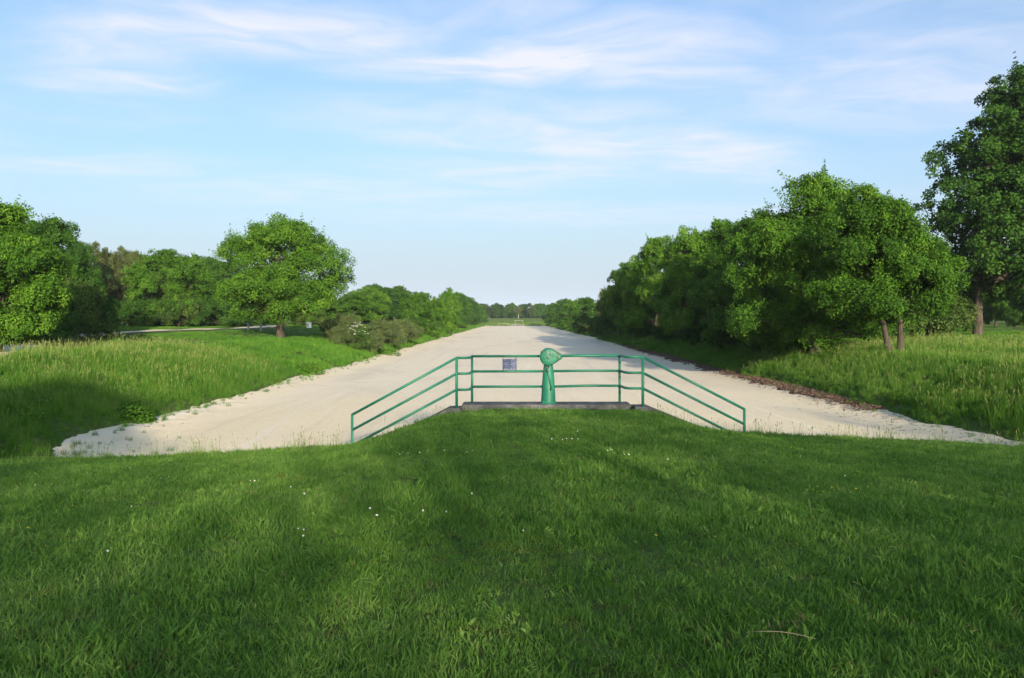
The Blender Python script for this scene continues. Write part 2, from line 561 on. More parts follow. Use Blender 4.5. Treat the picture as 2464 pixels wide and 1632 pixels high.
def grid_obj(name, xs, ys, zf, mat, **kw):
    gx, gy = np.meshgrid(xs, ys)
    gz = zf(gx, gy)
    nx, ny = len(xs), len(ys)
    V = np.stack((gx, gy, gz), -1).reshape(-1, 3)
    i, j = np.meshgrid(np.arange(nx - 1), np.arange(ny - 1))
    a = (j * nx + i).ravel()
    Q = np.stack((a, a + 1, a + nx + 1, a + nx), 1)
    return obj(name, mesh_np(name, V, Q, None, [mat], True), **kw)


def spread(*segs):
    out = [np.arange(a, b, s) for a, b, s in segs]
    return np.unique(np.round(np.concatenate(out + [[segs[-1][1]]]), 4))


gx = spread((-1500, -400, 275), (-400, -60, 20), (-60, -26, 2.0), (-26, -12, 0.3), (-12, 14, 0.35), (14, 27, 0.3), (27, 70, 2.0), (70, 400, 20), (400, 1500, 275))
gy = spread((-700, -100, 150), (-100, 0, 10), (0, 18, 0.4), (18, 21, 0.1), (21, 60, 0.4), (60, 130, 1.0), (130, 520, 4), (520, 1000, 60), (1000, 2200, 300))
grid_obj('ground', gx, gy, ground_z, M_GROUND, kind='structure', label='grassy ground of the meadow, the banks and the dam', cat='ground')


def sand_z(x, y):
    e = smooth((np.abs(x - 0.9) - 11.9) / 2.6)
    near = smooth((22.5 - y) / 3.0) * 0.25
    return (BED_Z + 0.22 * e ** 1.5 + near + vnoise(x * 0.35, y * 0.12, 31) * 0.035 + vnoise(x * 1.6, y * 0.5, 32) * 0.015
            + e * (vnoise(x * 1.9, y * 1.3, 33) * 0.025 + vnoise(x * 4.5, y * 4.0, 34) * 0.02))


sx = spread((-15.0, -11, 0.14), (-11, 12.5, 0.5), (12.5, 16.8, 0.14))
sy = spread((18.0, 45, 0.22), (45, 120, 0.8), (120, 389, 3))
grid_obj('sandy_bed', sx, sy, sand_z, M_SAND, kind='structure', label='pale dry sand filling the long straight basin', cat='sand')

# gravel path on the left meadow
pp = np.array([(-24, 34), (-28, 45), (X(80, 58), 58), (X(200, 68), 68), (X(321, 76), 76), (X(470, 82), 82), (X(600, 90), 90), (X(640, 104), 104), (X(640, 130), 130)], float)
tt = np.linspace(0, len(pp) - 1, 90)
px_, py_ = np.interp(tt, np.arange(len(pp)), pp[:, 0]), np.interp(tt, np.arange(len(pp)), pp[:, 1])
ker = np.ones(9) / 9
px_ = np.convolve(np.pad(px_, 4, 'edge'), ker, 'valid')
py_ = np.convolve(np.pad(py_, 4, 'edge'), ker, 'valid')
tx, ty = np.gradient(px_), np.gradient(py_)
ln = np.hypot(tx, ty)
nxp, nyp = -ty / ln, tx / ln
PV, PQ = [], []
offs = np.linspace(-1.5, 1.5, 5)
for i in range(90):
    for o_ in offs:
        x_, y_ = px_[i] + nxp[i] * o_, py_[i] + nyp[i] * o_
        PV.append((x_, y_, float(ground_z(x_, y_)) + 0.05))
for i in range(89):
    for j in range(4):
        PQ.append((i * 5 + j, i * 5 + j + 1, (i + 1) * 5 + j + 1, (i + 1) * 5 + j))
obj('gravel_path', mesh_np('gravel_path', PV, PQ, None, [M_PATH], True), kind='structure', label='pale gravel path curving across the left meadow', cat='path')


def path_dist(x, y):
    d = np.full(np.shape(x), 1e9)
    for i in range(0, 90, 2):
        d = np.minimum(d, np.hypot(x - px_[i], y - py_[i]))
    return d


# ------------------------------------------------------------------ headwall
CX = 0.83
hw = obj('concrete_headwall', None, label='weathered grey concrete headwall with sloping wings under the green railing', cat='wall')
b = MB()
b.prism([(-1.22, -4.3), (2.78, -4.3), (2.78, -2.055), (2.74, -2.03), (-1.18, -2.03), (-1.22, -2.055)], 18.62, 19.30)
obj('cap_slab', b.mesh('cap_slab', M_CONC), hw)
for s, (xc, zc_, xe, ze) in (('l', (-1.50, -2.075, -3.95, -3.34)), ('r', (3.12, -2.04, 5.55, -3.02))):
    b = MB()
    inner = -1.225 if s == 'l' else 2.785
    if s == 'l':
        poly = [(xe, -4.3), (inner, -4.3), (inner, zc_), (xc, zc_), (xe, ze)]
    else:
        poly = [(inner, -4.3), (xe, -4.3), (xe, ze), (xc, zc_), (inner, zc_)]
    b.prism(poly, 18.24, 18.60)
    b.prism([(p[0] * 0.9995, p[1] - 0.012) for p in poly], 18.602, 18.90)
    obj('wing_wall', b.mesh('wing_wall', M_CONC), hw)


# ------------------------------------------------------------------ railing
PR = 0.030


def rail_set(root, mat, parts):
    for nm, pts, r in parts:
        bb = MB()
        bb.tube(pts, r, 10)
        obj(nm, bb.mesh(nm, mat, True), root)


YW, YC = 18.40, 19.05
TL, TR = (-0.925, -1.290, -1.662), (-0.905, -1.270, -1.630)
TC0, TC1 = (-0.920, -1.283, -1.648), (-0.905, -1.268, -1.625)
xl0, xl1, xr0, xr1, xc0, xc1 = -3.73, -1.316, 5.33, 2.985, -0.994, 2.535
rl = obj('tubular_railing', None, label='green painted tubular steel railing with three bars and sloping ends on the headwall', cat='railing', loc=(0, 0, 0))
parts = []
for k in range(3):
    zl = (-2.238, -2.593, -2.955)[k]
    zr = (-2.110, -2.459, -2.815)[k]
    parts.append(('rail', [(xl0, YW, zl), (xl1, YW, TL[k])], PR))
    parts.append(('rail', [(xl1, YW, TL[k]), (xc0 - 0.12, YW, TL[k]), (xc0 - 0.02, YW + 0.12, TL[k]), (xc0, YC, TC0[k])], PR))
    wx = (0.62, 0.70, 0.68)[k]
    parts.append(('rail', [(xc0, YC, TC0[k]), (wx, YC, TC0[k] + 0.004)], PR))
    wx = (1.12, 0.93, 0.96)[k]
    sag = -0.012 if k == 2 else 0.0
    parts.append(('rail', [(wx, YC, TC1[k] - 0.008 + sag), (1.75, YC, TC1[k] + 0.003), (xc1, YC, TC1[k])], PR))
    parts.append(('rail', [(xc1, YC, TC1[k]), (xc1 + 0.05, YW + 0.10, TR[k] + 0.005), (xc1 + 0.13, YW, TR[k]), (xr1, YW, TR[k])], PR))
    parts.append(('rail', [(xr1, YW, TR[k]), (xr0, YW, zr)], PR))
parts += [('post', [(xl0, YW, -3.45), (xl0, YW, -2.238)], PR), ('post', [(xl1, YW, -2.2), (xl1, YW, TL[0])], PR + 0.003),
          ('post', [(xc0, YC, -2.1), (xc0, YC, TC0[0])], PR), ('post', [(xc1, YC, -2.1), (xc1, YC, TC1[0])], PR),
          ('post', [(xr1, YW, -2.2), (xr1, YW, TR[0])], PR + 0.003), ('post', [(xr0, YW, -3.2), (xr0, YW, -2.110)], PR)]
rail_set(rl, M_GREEN, parts)
for (x_, y_, z_) in ((xl0, YW, -2.238), (xl1, YW, TL[0]), (xr1, YW, TR[0]), (xr0, YW, -2.110), (xc0, YC, TC0[0]), (xc1, YC, TC1[0])):
    bb = MB()
    n_ = 8
    bb.lathe([(0.001, z_ - PR - 0.001), (PR * 0.72, z_ - PR * 0.72), (PR + 0.001, z_), (PR * 0.72, z_ + PR * 0.72), (0.001, z_ + PR + 0.001)], x_, y_, 12)
    obj('elbow', bb.mesh('elbow', M_GREEN, True), rl)

# ------------------------------------------------------------------ sluice winch
WXc, WYc = 0.815, 18.93
wn = obj('sluice_winch', None, label='green cast iron sluice winch with pear shaped gear housing and crank on a tapered pedestal', cat='winch', loc=(0, 0, 0))
b = MB()
b.lathe([(0.001, -2.06), (0.205, -2.06), (0.205, -2.025), (0.180, -2.01), (0.172, -1.96), (0.158, -1.70), (0.140, -1.42), (0.118, -1.20), (0.098, -1.06), (0.094, -0.95), (0.001, -0.94)], WXc + 0.01, WYc, 28)
ped = obj('pedestal', b.mesh('pedestal', M_GREEN, True), wn)
# pear outline: large circle and small circle with their common tangents
c0, r0, c1_, r1_ = np.array((WXc + 0.015, -0.925)), 0.212, np.array((WXc + 0.255, -0.915)), 0.082
al = math.acos((r0 - r1_) / np.linalg.norm(c1_ - c0))
th = math.atan2(c1_[1] - c0[1], c1_[0] - c0[0])
outl = [c0 + r0 * np.array((math.cos(a), math.sin(a))) for a in np.linspace(th + al, th + 2 * math.pi - al, 34)]
outl += [c1_ + r1_ * np.array((math.cos(a), math.sin(a))) for a in np.linspace(th - al, th + al, 12)]
outl = np.array(outl)
cen = (c0 * 0.6 + c1_ * 0.4)


def pear(y, k):
    return np.stack((cen[0] + (outl[:, 0] - cen[0]) * k, np.full(len(outl), y), cen[1] + (outl[:, 1] - cen[1]) * k), 1)


layers = [pear(18.78, 0.05), pear(18.775, 0.55), pear(18.785, 0.86), pear(18.80, 0.955), pear(18.825, 0.985), pear(18.832, 1.0), pear(18.90, 1.0), pear(18.905, 0.985), pear(19.02, 0.985), pear(19.045, 0.93), pear(19.05, 0.05)]
n_ = len(outl)
V = np.concatenate(layers)
j = np.arange(n_)
Q = np.concatenate([np.stack((i * n_ + j, i * n_ + (j + 1) % n_, (i + 1) * n_ + (j + 1) % n_, (i + 1) * n_ + j), 1) for i in range(len(layers) - 1)])
b = MB()
b.add(V, Q)
hs = obj('gear_housing', b.mesh('gear_housing', M_HOUS, True), wn)


def disc(nm, x, z, prof, mat, parent, n=14):
    """turned piece along -y: prof is a list of (radius, y)"""
    bb = MB()
    an = np.arange(n) / n * 2 * math.pi
    V = np.concatenate([np.stack((x + r * np.cos(an), np.full(n, y), z + r * np.sin(an)), 1) for r, y in prof])
    jj = np.arange(n)
    Qs = np.concatenate([np.stack((i * n + jj, (i + 1) * n + jj, (i + 1) * n + (jj + 1) % n, i * n + (jj + 1) % n), 1) for i in range(len(prof) - 1)])
    bb.add(V, Qs)
    return obj(nm, bb.mesh(nm, mat, False), parent)


for (x_, z_) in ((WXc + 0.015, -0.935), (WXc + 0.243, -0.925)):
    disc('shaft_boss', x_, z_, [(0.044, 18.80), (0.044, 18.762), (0.036, 18.755), (0.001, 18.755)], M_GREEN, hs)
    disc('shaft_end', x_, z_, [(0.025, 18.77), (0.024, 18.738), (0.001, 18.735)], M_BOLT, hs, 6)
for (x_, z_) in ((WXc - 0.155, -0.80), (WXc + 0.205, -0.818), (WXc + 0.24, -0.848), (WXc + 0.012, -0.852), (WXc - 0.12, -1.08), (WXc + 0.23, -1.01), (WXc + 0.09, -1.085)):
    disc('bolt', x_, z_, [(0.022, 18.80), (0.020, 18.764), (0.001, 18.760)], M_STEEL, hs, 6)
disc('axle_recess', WXc - 0.01, -1.155, [(0.043, 18.90), (0.043, 18.808), (0.034, 18.804), (0.001, 18.815)], M_STEEL, wn)
disc('crank_hub', WXc - 0.012, -1.235, [(0.036, 18.86), (0.036, 18.765), (0.026, 18.755), (0.024, 18.735), (0.001, 18.733)], M_STEEL, wn)
b = MB()
b.tube([(WXc - 0.012, 18.775, -1.25), (WXc + 0.008, 18.768, -1.36), (WXc + 0.075, 18.745, -1.66)], [0.020, 0.014, 0.014], 8)
arm = obj('crank_arm', b.mesh('crank_arm', M_GREEN, True), wn)
b = MB()
b.tube([(WXc + 0.075, 18.755, -1.645), (WXc + 0.090, 18.62, -1.668)], [0.018, 0.020], 10)
obj('crank_grip', b.mesh('crank_grip', M_GREEN, True), arm)

# ------------------------------------------------------------------ sign hung between the bars
sg = obj('notice_plate', None, label='small blue notice plate with two columns of white lettering wired to the railing', cat='sign', loc=(0, 0, 0))
sx0, sx1, sz0, sz1, sy_ = -0.268, 0.072, -1.236, -0.984, 19.005
b = MB()
b.box(sx0, sx1, sy_, sy_ + 0.006, sz0, sz1)
pl = obj('plate', b.mesh('plate', M_BLUE), sg)
rows = []
for (q0, q1, r0_, r1__) in [(745, 935, 472, 505), (1310, 1475, 472, 505), (680, 735, 540, 590), (1215, 1295, 535, 590), (790, 975, 572, 590), (1310, 1560, 572, 590),
                            (600, 660, 655, 700), (675, 725, 655, 700), (805, 850, 655, 700), (940, 1000, 650, 705), (1040, 1062, 640, 700), (1160, 1180, 645, 700), (1235, 1290, 650, 700),
                            (1365, 1420, 650, 700), (1445, 1470, 660, 690), (1510, 1560, 645, 700), (1570, 1625, 645, 700),
                            (720, 970, 745, 775), (1255, 1530, 745, 775), (820, 850, 775, 900), (1380, 1410, 775, 895),
                            (600, 655, 825, 885), (690, 725, 825, 885), (745, 780, 825, 885), (875, 940, 825, 880), (970, 1000, 825, 890), (1045, 1070, 830, 880),
                            (1165, 1185, 825, 885), (1220, 1290, 820, 880), (1315, 1345, 825, 885), (1440, 1475, 820, 890), (1490, 1530, 820, 880), (1545, 1580, 820, 880), (1595, 1630, 820, 885),
                            (815, 870, 970, 1020), (885, 940, 970, 1020), (1370, 1420, 965, 1015), (1440, 1500, 965, 1020), (1325, 1355, 980, 1000),
                            (690, 755, 1110, 1165), (815, 880, 1110, 1165), (935, 1000, 1105, 1165), (1225, 1300, 1085, 1175), (1370, 1430, 1105, 1165), (1480, 1550, 1105, 1165)]:
    fx = lambda q: sx0 + (q - 575) / 1085.0 * (sx1 - sx0)
    fz = lambda q: sz1 - (q - 440) / 770.0 * (sz1 - sz0)
    zm_, zh_ = (fz(r1__) + fz(r0_)) / 2, (fz(r0_) - fz(r1__)) * 0.30
    rows.append((fx(q0 + 0.1 * (q1 - q0)), fx(q1 - 0.1 * (q1 - q0)), zm_ - zh_, zm_ + zh_))
b = MB()
for a0, a1, z0_, z1_ in rows:
    b.box(a0, a1, sy_ - 0.0015, sy_ - 0.0005, z0_, z1_)
lt = obj('lettering', b.mesh('lettering', M_PRINT), pl)
lt['kind'] = 'stuff'
for x_ in (sx0 + 0.014, sx1 - 0.016):
    for (za, zb) in ((sz1 - 0.01, -0.90), (-1.30, sz0 + 0.01)):
        b = MB()
        b.tube([(x_, 19.004, za), (x_, 19.01, zb)], 0.007, 6)
        obj('wire_tie', b.mesh('wire_tie', M_WIRE, True), sg)


# ------------------------------------------------------------------ foliage
def unit(v):
    return v / (np.linalg.norm(v, axis=-1, keepdims=True) + 1e-9)


def leaves_mesh(name, P, Nrm, size, tint, mat, rng, aspect=0.62, droop=0.0):
    """one folded four-cornered leaf per point"""
    n = len(P)
    rnd = unit(rng.normal(size=(n, 3)))
    a = unit(np.cross(Nrm, rnd))
    a[:, 2] -= droop
    a = unit(a)
    b_ = unit(np.cross(Nrm, a))
    L = size[:, None]
    v0 = P - a * L * 0.5
    v2 = P + a * L * 0.5 - Nrm * L * 0.12
    v1 = P + b_ * L * 0.5 * aspect + Nrm * L * 0.06 + a * L * 0.05
    v3 = P - b_ * L * 0.5 * aspect + Nrm * L * 0.06 + a * L * 0.05
    V = np.stack((v0, v1, v2, v3), 1).reshape(-1, 3)
    Q = np.arange(4 * n).reshape(n, 4)
    return mesh_np(name, V, Q, None, [mat], False, np.repeat(tint, 4))


def lobes_for(rng, H, Rr, base, n, prof='round', lean=(0, 0)):
    """lobe centres and radii inside the crown outline"""
    out = []
    tries = 0
    while len(out) < n and tries < 4000:
        tries += 1
        t = rng.uniform(0.0, 1.0)
        if prof == 'round':
            env = Rr * (max(0.0, 1 - (2 * (t - 0.42)) ** 2 * 0.80) ** 0.5)
        elif prof == 'cone':
            env = Rr * (1.05 - 0.85 * t) * min(1, 0.45 + t * 4)
        elif prof == 'dome':
            env = Rr * max(0.05, 1 - t ** 2.2) ** 0.5
        else:
            env = Rr * (0.55 + 0.45 * math.sin(t * math.pi))
        lr = Rr * rng.choice((rng.uniform(0.13, 0.22), rng.uniform(0.2, 0.34)))
        an = rng.uniform(0, 2 * math.pi)
        rr = max(0.0, env - lr * 0.75) * rng.uniform(0.0, 1.0) ** 0.45
        c = np.array((math.cos(an) * rr + lean[0] * t, math.sin(an) * rr + lean[1] * t, base + lr * 0.6 + t * (H - base - lr * 1.5)))
        if all(np.linalg.norm(c - o[0]) > 0.62 * min(lr, o[1]) * 1.25 for o in out):
            out.append((c, lr))
    return out


def make_tree(seed, H, Rr, base, n_lobes, n_leaf, leaf, mat, bark, prof='round', trunk_r=0.22, lean=(0, 0), droop=0.0, sprigs=24, forked=False, flat=0.75, drop_clump=0.0, head=None, off=(0, 0), clumps=None, clump_k=1.0):
    head_xy = head
    rng = np.random.default_rng(seed)
    lobes = lobes_for(rng, H, Rr, base, int(n_lobes * 1.6), prof, lean)
    lobes = [(c_ + np.array((off[0], off[1], 0)), l_) for c_, l_ in lobes]
    C = np.array([l[0] for l in lobes])
    RL = np.array([l[1] for l in lobes])
    # clumps sit on the lobes, mostly on their upper and outer sides
    wts = RL ** 2
    wts /= wts.sum()
    n_cl = clumps or max(60, int(n_leaf / 80))
    li = rng.choice(len(C), n_cl, p=wts)
    d = unit(rng.normal(size=(n_cl, 3)) + np.array((0, 0, 0.30)))
    axis = np.array((off[0], off[1], base + (H - base) * 0.45))
    outw = unit(C[li] - axis) * 0.55
    d = unit(d + outw)
    rad = RL[li] * rng.uniform(0.55, 1.22, n_cl)
    ell = np.stack((rng.uniform(0.9, 1.45, len(C)), rng.uniform(0.9, 1.45, len(C)), rng.uniform(0.55, 0.85, len(C))), 1)
    cc = C[li] + d * rad[:, None] * ell[li]
    cn = unit(d + np.array((0, 0, 0.35)))
    cs = clump_k * rng.uniform(0.30, 0.62, n_cl) * (Rr / 4.5) ** 0.5
    ct = np.clip(rng.normal(0.45, 0.17, n_cl) + rng.normal(0, 0.08, len(C))[li], 0.05, 0.95)
    # loose sprigs that stick out of the outline
    if sprigs:
        top = np.argsort(-(cc[:, 2] + np.linalg.norm(cc[:, :2], axis=1) * 0.5))[: n_cl // 2]
        si = rng.choice(top, sprigs)
        sd = unit(cn[si] + np.array((0, 0, 0.5)) + rng.normal(size=(sprigs, 3)) * 0.25)
        k = 4
        sc = np.concatenate([cc[si] + sd * (0.25 + 0.22 * q) * (Rr / 4.5) for q in range(k)])
        cc = np.concatenate((cc, sc))
        cn = np.concatenate((cn, np.tile(sd, (k, 1))))
        cs = np.concatenate((cs, np.repeat([0.22, 0.19, 0.15, 0.11], sprigs) * (Rr / 4.5) ** 0.5))
        ct = np.concatenate((ct, np.tile(ct[si] + 0.1, k)))
    w = cs ** 2
    w /= w.sum()
    n_in = int(n_leaf * 0.10)
    ci = rng.choice(len(cc), n_leaf - n_in, p=w)
    nl = len(ci)
    disp = unit(rng.normal(size=(nl, 3))) * (rng.uniform(0, 1, (nl, 1)) ** 0.5) * cs[ci][:, None]
    along = (disp * cn[ci]).sum(1, keepdims=True)
    disp = disp - cn[ci] * along * (1 - flat + 0.15)
    P = cc[ci] + disp
    P[:, 2] -= rng.uniform(0, 1, nl) ** 2 * drop_clump
    Nn = unit(cn[ci] * 0.75 + disp / cs[ci][:, None] * 0.5 + rng.normal(size=(nl, 3)) * 0.55)
    tint = np.clip(ct[ci] + rng.normal(0, 0.10, nl), 0, 1)
    # leaves inside the crown
    li2 = rng.choice(len(C), n_in, p=wts)
    P2 = C[li2] + unit(rng.normal(size=(n_in, 3))) * (RL[li2] * rng.uniform(0.1, 0.85, n_in))[:, None]
    N2 = unit(rng.normal(size=(n_in, 3)) + np.array((0, 0, 0.6)))
    P = np.concatenate((P, P2))
    Nn = np.concatenate((Nn, N2))
    tint = np.concatenate((tint, np.full(n_in, 0.35)))
    size = leaf * rng.uniform(0.65, 1.3, len(P))
    size[nl:] *= 1.7
    P[:, 2] = np.maximum(P[:, 2], 0.08)
    crown = leaves_mesh('crown', P, Nn, size, tint, mat, rng, droop=droop)
    # trunk, limbs to the lobes and a few twigs to the clumps
    tb = MB()

    def wavy(p0, p1, r0, r1, n, amp):
        ts = np.linspace(0, 1, n)
        pts = [p0 * (1 - t) + p1 * t + rng.normal(size=3) * amp * math.sin(t * math.pi) + np.array((0, 0, amp * 1.2)) * math.sin(t * math.pi) for t in ts]
        rs = [r0 * (1 - t) + r1 * t for t in ts]
        return pts, rs
    tops = []
    for k in range(2 if forked else 1):
        foot = np.array((0.20 * (1 if k else -1), 0.05 * k, -0.3)) if forked else np.array((0, 0, -0.3))
        head = np.array((lean[0] * 0.6 + (1.0 if k else -2.6) * (1 if forked else 0), lean[1] * 0.6, H * 0.80))
        if head_xy is not None:
            head = np.array((head_xy[0], head_xy[1], H * 0.6))
        pts, rs = wavy(foot, head, trunk_r * (0.8 if forked else 1), trunk_r * 0.18, 9, 0.10)
        rs[0] *= 1.45
        rs[1] *= 1.08
        tb.tube(pts, rs, 10, False)
        tops.append((pts, rs))
    for c, lr in lobes:
        pts, rs = tops[rng.integers(len(tops))]
        reach = np.linalg.norm(c[:2] - pts[4][:2])
        hh = min(max(base * 0.95 + H * 0.06, c[2] - reach * rng.uniform(0.25, 0.6) - lr * 0.2), H * 0.74)
        zs = np.array([p[2] for p in pts])
        root = np.array([np.interp(hh, zs, [p[q] for p in pts]) for q in range(3)])
        rk = float(np.interp(hh, zs, rs))
        r0l = min(rk * 0.42, 0.018 + 0.022 * reach)
        lp, lrs = wavy(root, c, r0l, max(0.014, r0l * 0.3), 6, 0.10 * min(lr, 1.0) + 0.04 * reach)
        tb.tube(lp, lrs, 6, False)
        near = np.argsort(np.linalg.norm(cc - c, axis=1))[:9]
        for q in near[::3]:
            tb.tube([c, (c + cc[q]) / 2 + rng.normal(size=3) * 0.05, cc[q]], [max(0.012, r0l * 0.3), 0.010, 0.006], 4, False)
    trunk = tb.mesh('trunk', bark, True)
    return crown, trunk


def place_tree(name, meshes, x, y, label, cat='tree', group=None, s=1.0, sz=None, rot=0.0, dz=-0.05):
    z = float(ground_z(x, y)) + dz
    e = obj(name, None, label=label, cat=cat, group=group, loc=(x, y, z))
    e.rotation_euler = (0, 0, rot)
    e.scale = (s, s, sz if sz else s)
    c = obj('crown', meshes[0], e)
    if meshes[1] is not None:
        obj('trunk', meshes[1], e)
    return e


rngp = random.Random(5)
PROTO = {}
PROTO['oak_a'] = (make_tree(11, 11.0, 5.0, 1.0, 36, 66000, 0.175, M_OAK, M_BARK, 'round', 0.26), 11.0, 5.0)
PROTO['oak_b'] = (make_tree(12, 11.0, 4.6, 0.6, 34, 68000, 0.175, M_OAKD, M_BARK, 'dome', 0.24), 11.0, 4.6)
PROTO['oak_c'] = (make_tree(13, 12.0, 4.2, 1.2, 34, 62000, 0.175, M_OAK, M_BARK, 'dome', 0.25), 12.0, 4.2)
PROTO['oak_d'] = (make_tree(14, 10.0, 5.0, 0.5, 38, 66000, 0.18, M_OAK, M_BARK, 'round', 0.25), 10.0, 5.0)
PROTO['birch'] = (make_tree(15, 12.0, 3.0, 1.5, 30, 54000, 0.14, M_BIRCH, M_BBARK, 'oval', 0.15, droop=0.8, drop_clump=0.9), 12.0, 3.0)
PROTO['pine'] = (make_tree(16, 13.0, 3.0, 6.0, 16, 16000, 0.30, M_PINE, M_BARK, 'round', 0.20, sprigs=0), 13.0, 3.0)
PROTO['far_birch'] = (make_tree(17, 12.0, 2.8, 4.5, 16, 14000, 0.24, M_BIRCH, M_BBARK, 'oval', 0.11, droop=0.6, drop_clump=0.6), 12.0, 2.8)
PROTO['open_oak'] = (make_tree(23, 11.0, 4.6, 0.4, 44, 4400, 0.18, M_OAK, M_BARK, 'dome', 0.13, sprigs=40, clumps=900, clump_k=1.7), 11.0, 4.6)
PROTO['bush_a'] = (make_tree(18, 3.0, 2.2, 0.05, 18, 20000, 0.12, M_HAW, M_BARK, 'dome', 0.06, sprigs=16), 3.0, 2.2)
PROTO['bush_b'] = (make_tree(19, 2.8, 2.2, 0.05, 18, 20000, 0.12, M_OAKD, M_BARK, 'dome', 0.06, sprigs=16), 2.8, 2.2)
PROTO['broom'] = (make_tree(20, 2.6, 2.4, 0.05, 20, 24000, 0.10, M_BROOM, M_BARK, 'dome', 0.05, sprigs=40, droop=-0.8), 2.6, 2.4)


def tree(kind, x, y, H, Rr, label, name=None, cat='tree', group=None, rot=None):
    me, h0, r0_ = PROTO[kind]
    nm = name or {'o': 'oak_tree', 'b': 'birch_tree', 'p': 'pine_tree', 'f': 'birch_tree'}[kind[0]]
    return place_tree(nm, me, x, y, label, cat, group, Rr / r0_, H / h0, rngp.uniform(0, 6.28) if rot is None else rot)


def t_at(kind, px, d, top, half_px, label, **kw):
    """a tree d metres out whose crown spans half_px either side and reaches up to row top"""
    x = kw.pop('x', None)
    x = X(px, d) if x is None else x
    H = Z(top, d) - float(ground_z(x, d))
    return tree(kind, x, d, H, half_px / F * d, label, **kw)


# lone oak on the left bank
lone = make_tree(37, 11.8, 6.2, 1.75, 50, 112000, 0.155, M_OAK, M_BARK, 'round', 0.36, lean=(-0.3, 0), sprigs=90, off=(0.6, 0))
place_tree('oak_tree', lone, X(676, 73), 73, 'lone round oak with a short bare trunk on top of the left bank', rot=0.0)
# twin-stemmed oak on the right meadow
twin = make_tree(41, 9.4, 4.0, 1.7, 44, 110000, 0.13, M_OAK, M_BARK, 'dome', 0.20, lean=(-1.2, 0), sprigs=44, forked=True, off=(-0.6, 0))
place_tree('oak_tree', twin, X(2160, 44), 44, 'oak with two bare stems rising from the sunlit right meadow')
# broad oaks over the right bank
big = make_tree(52, 12.0, 5.6, 0.35, 50, 130000, 0.14, M_OAK, M_BARK, 'dome', 0.30, sprigs=50)
place_tree('oak_tree', big, 19.1, 50.5, 'broadest oak on the right bank, its boughs hanging to the grass')
# tall tree at the back of the right meadow
tall = make_tree(61, 24.8, 9.2, 3.0, 96, 130000, 0.27, M_OAKD, M_BARK, 'dome', 0.36, lean=(1.0, 0), sprigs=40, head=(0.6, 0), off=(4.0, 0))
place_tree('oak_tree', tall, X(2352, 71), 71, 'towering dark tree with a tall leaning trunk behind the right meadow', rot=0.0)

# row along the right bank
GR = 'oaks crowding the right bank'
ORD = {60: 'first', 72: 'second', 84: 'third', 98: 'fourth', 114: 'fifth', 129: 'last', 66: 'beside its first two oaks', 92: 'beside its third and fourth oaks'}
for px, d, x, top, half, kind in ((1700, 60, 18.7, 500, 135, 'oak_b'), (1690, 72, 18.9, 522, 115, 'oak_c'), (1590, 84, 18.0, 540, 98, 'oak_a'),
                                  (1540, 98, 17.6, 566, 88, 'oak_c'), (1500, 114, 17.5, 612, 80, 'oak_a'), (0, 129, 17.4, 640, 66, 'oak_b'), (0, 66, 22.5, 500, 120, 'oak_b'), (0, 92, 23.0, 570, 90, 'oak_c')):
    t_at(kind, px, d, top, half, ORD[d] + ' oak of the dense row beyond the broadest oak on the right bank' if x < 20 else 'dark oak crowding in behind the bank row, ' + ORD[d], x=x, group=GR)
t_at('birch', 1452, 150, 688, 38, 'olive green birch on the right bank past the last dense oaks', x=18.0)
t_at('birch', 1452, 163, 695, 34, 'pale birch standing behind the olive birch on the right bank', x=19.5)
for px, d, x, top, half, kind in ((0, 185, 17.0, 712, 40, 'oak_b'), (0, 205, 17.5, 715, 38, 'oak_a'), (0, 235, 17.0, 722, 34, 'oak_c'), (0, 265, 17.3, 716, 32, 'oak_b'), (0, 300, 17.0, 722, 30, 'oak_a'),
                                  (0, 335, 17.2, 728, 26, 'oak_b'), (0, 365, 17.0, 735, 22, 'oak_d')):
    t_at(kind, px, d, top, half, 'distant green tree on the right bank towards the far end of the bed', x=x, group='distant trees on the right bank')
GB = 'shrubs at the foot of the right bank trees'
for d, x, h, r_, kind in ((53, 18.6, 2.6, 2.2, 'bush_b'), (58, 18.8, 2.6, 2.2, 'bush_b'), (67, 18.8, 2.8, 2.4, 'bush_b'), (78, 18.6, 3.0, 2.4, 'bush_b'), (90, 18.2, 3.0, 2.6, 'bush_b'), (108, 17.8, 3.0, 2.6, 'bush_b')):
    tree(kind, x, d, h, r_, 'dark low shrub ' + {46: 'at the foot of the bank before the broadest oak', 53: 'hanging under the broadest oak on the bank', 58: 'under the first oak of the right bank row', 67: 'between the first two oaks of the right bank row',
                                             78: 'between the second and third oaks of the right row', 90: 'between the third and fourth oaks of the right row', 108: 'under the last oak of the right bank row'}[d], 'leafy_shrub', 'shrub', GB)
for d, x, h, r_ in ((140, 16.6, 3.4, 3.0), (158, 16.6, 3.6, 3.2), (174, 16.4, 3.0, 2.8)):
    tree('bush_a', x, d, h, r_, 'reddish green hawthorn bush on the right bank beside the birches', 'hawthorn_bush', 'bush', 'hawthorns on the right bank')
tree('bush_a', X(2230, 68), 68, 4.6, 4.2, 'rounded hazel bush behind the twin-stemmed oak', 'hazel_bush', 'bush')
tree('bush_b', X(2120, 64), 64, 3.4, 3.6, 'dark bush behind the stems of the twin-stemmed oak', 'leafy_bush', 'bush')
for px, d, h, r_, kind in ((2395, 120, 7.5, 3.0, 'oak_c'), (2440, 112, 7.0, 3.2, 'oak_d'), (2520, 95, 9, 4.0, 'oak_b')):
    tree(kind, X(px, d), d, h, r_, 'young tree on the grass behind the towering dark tree', group='young trees behind the right meadow')
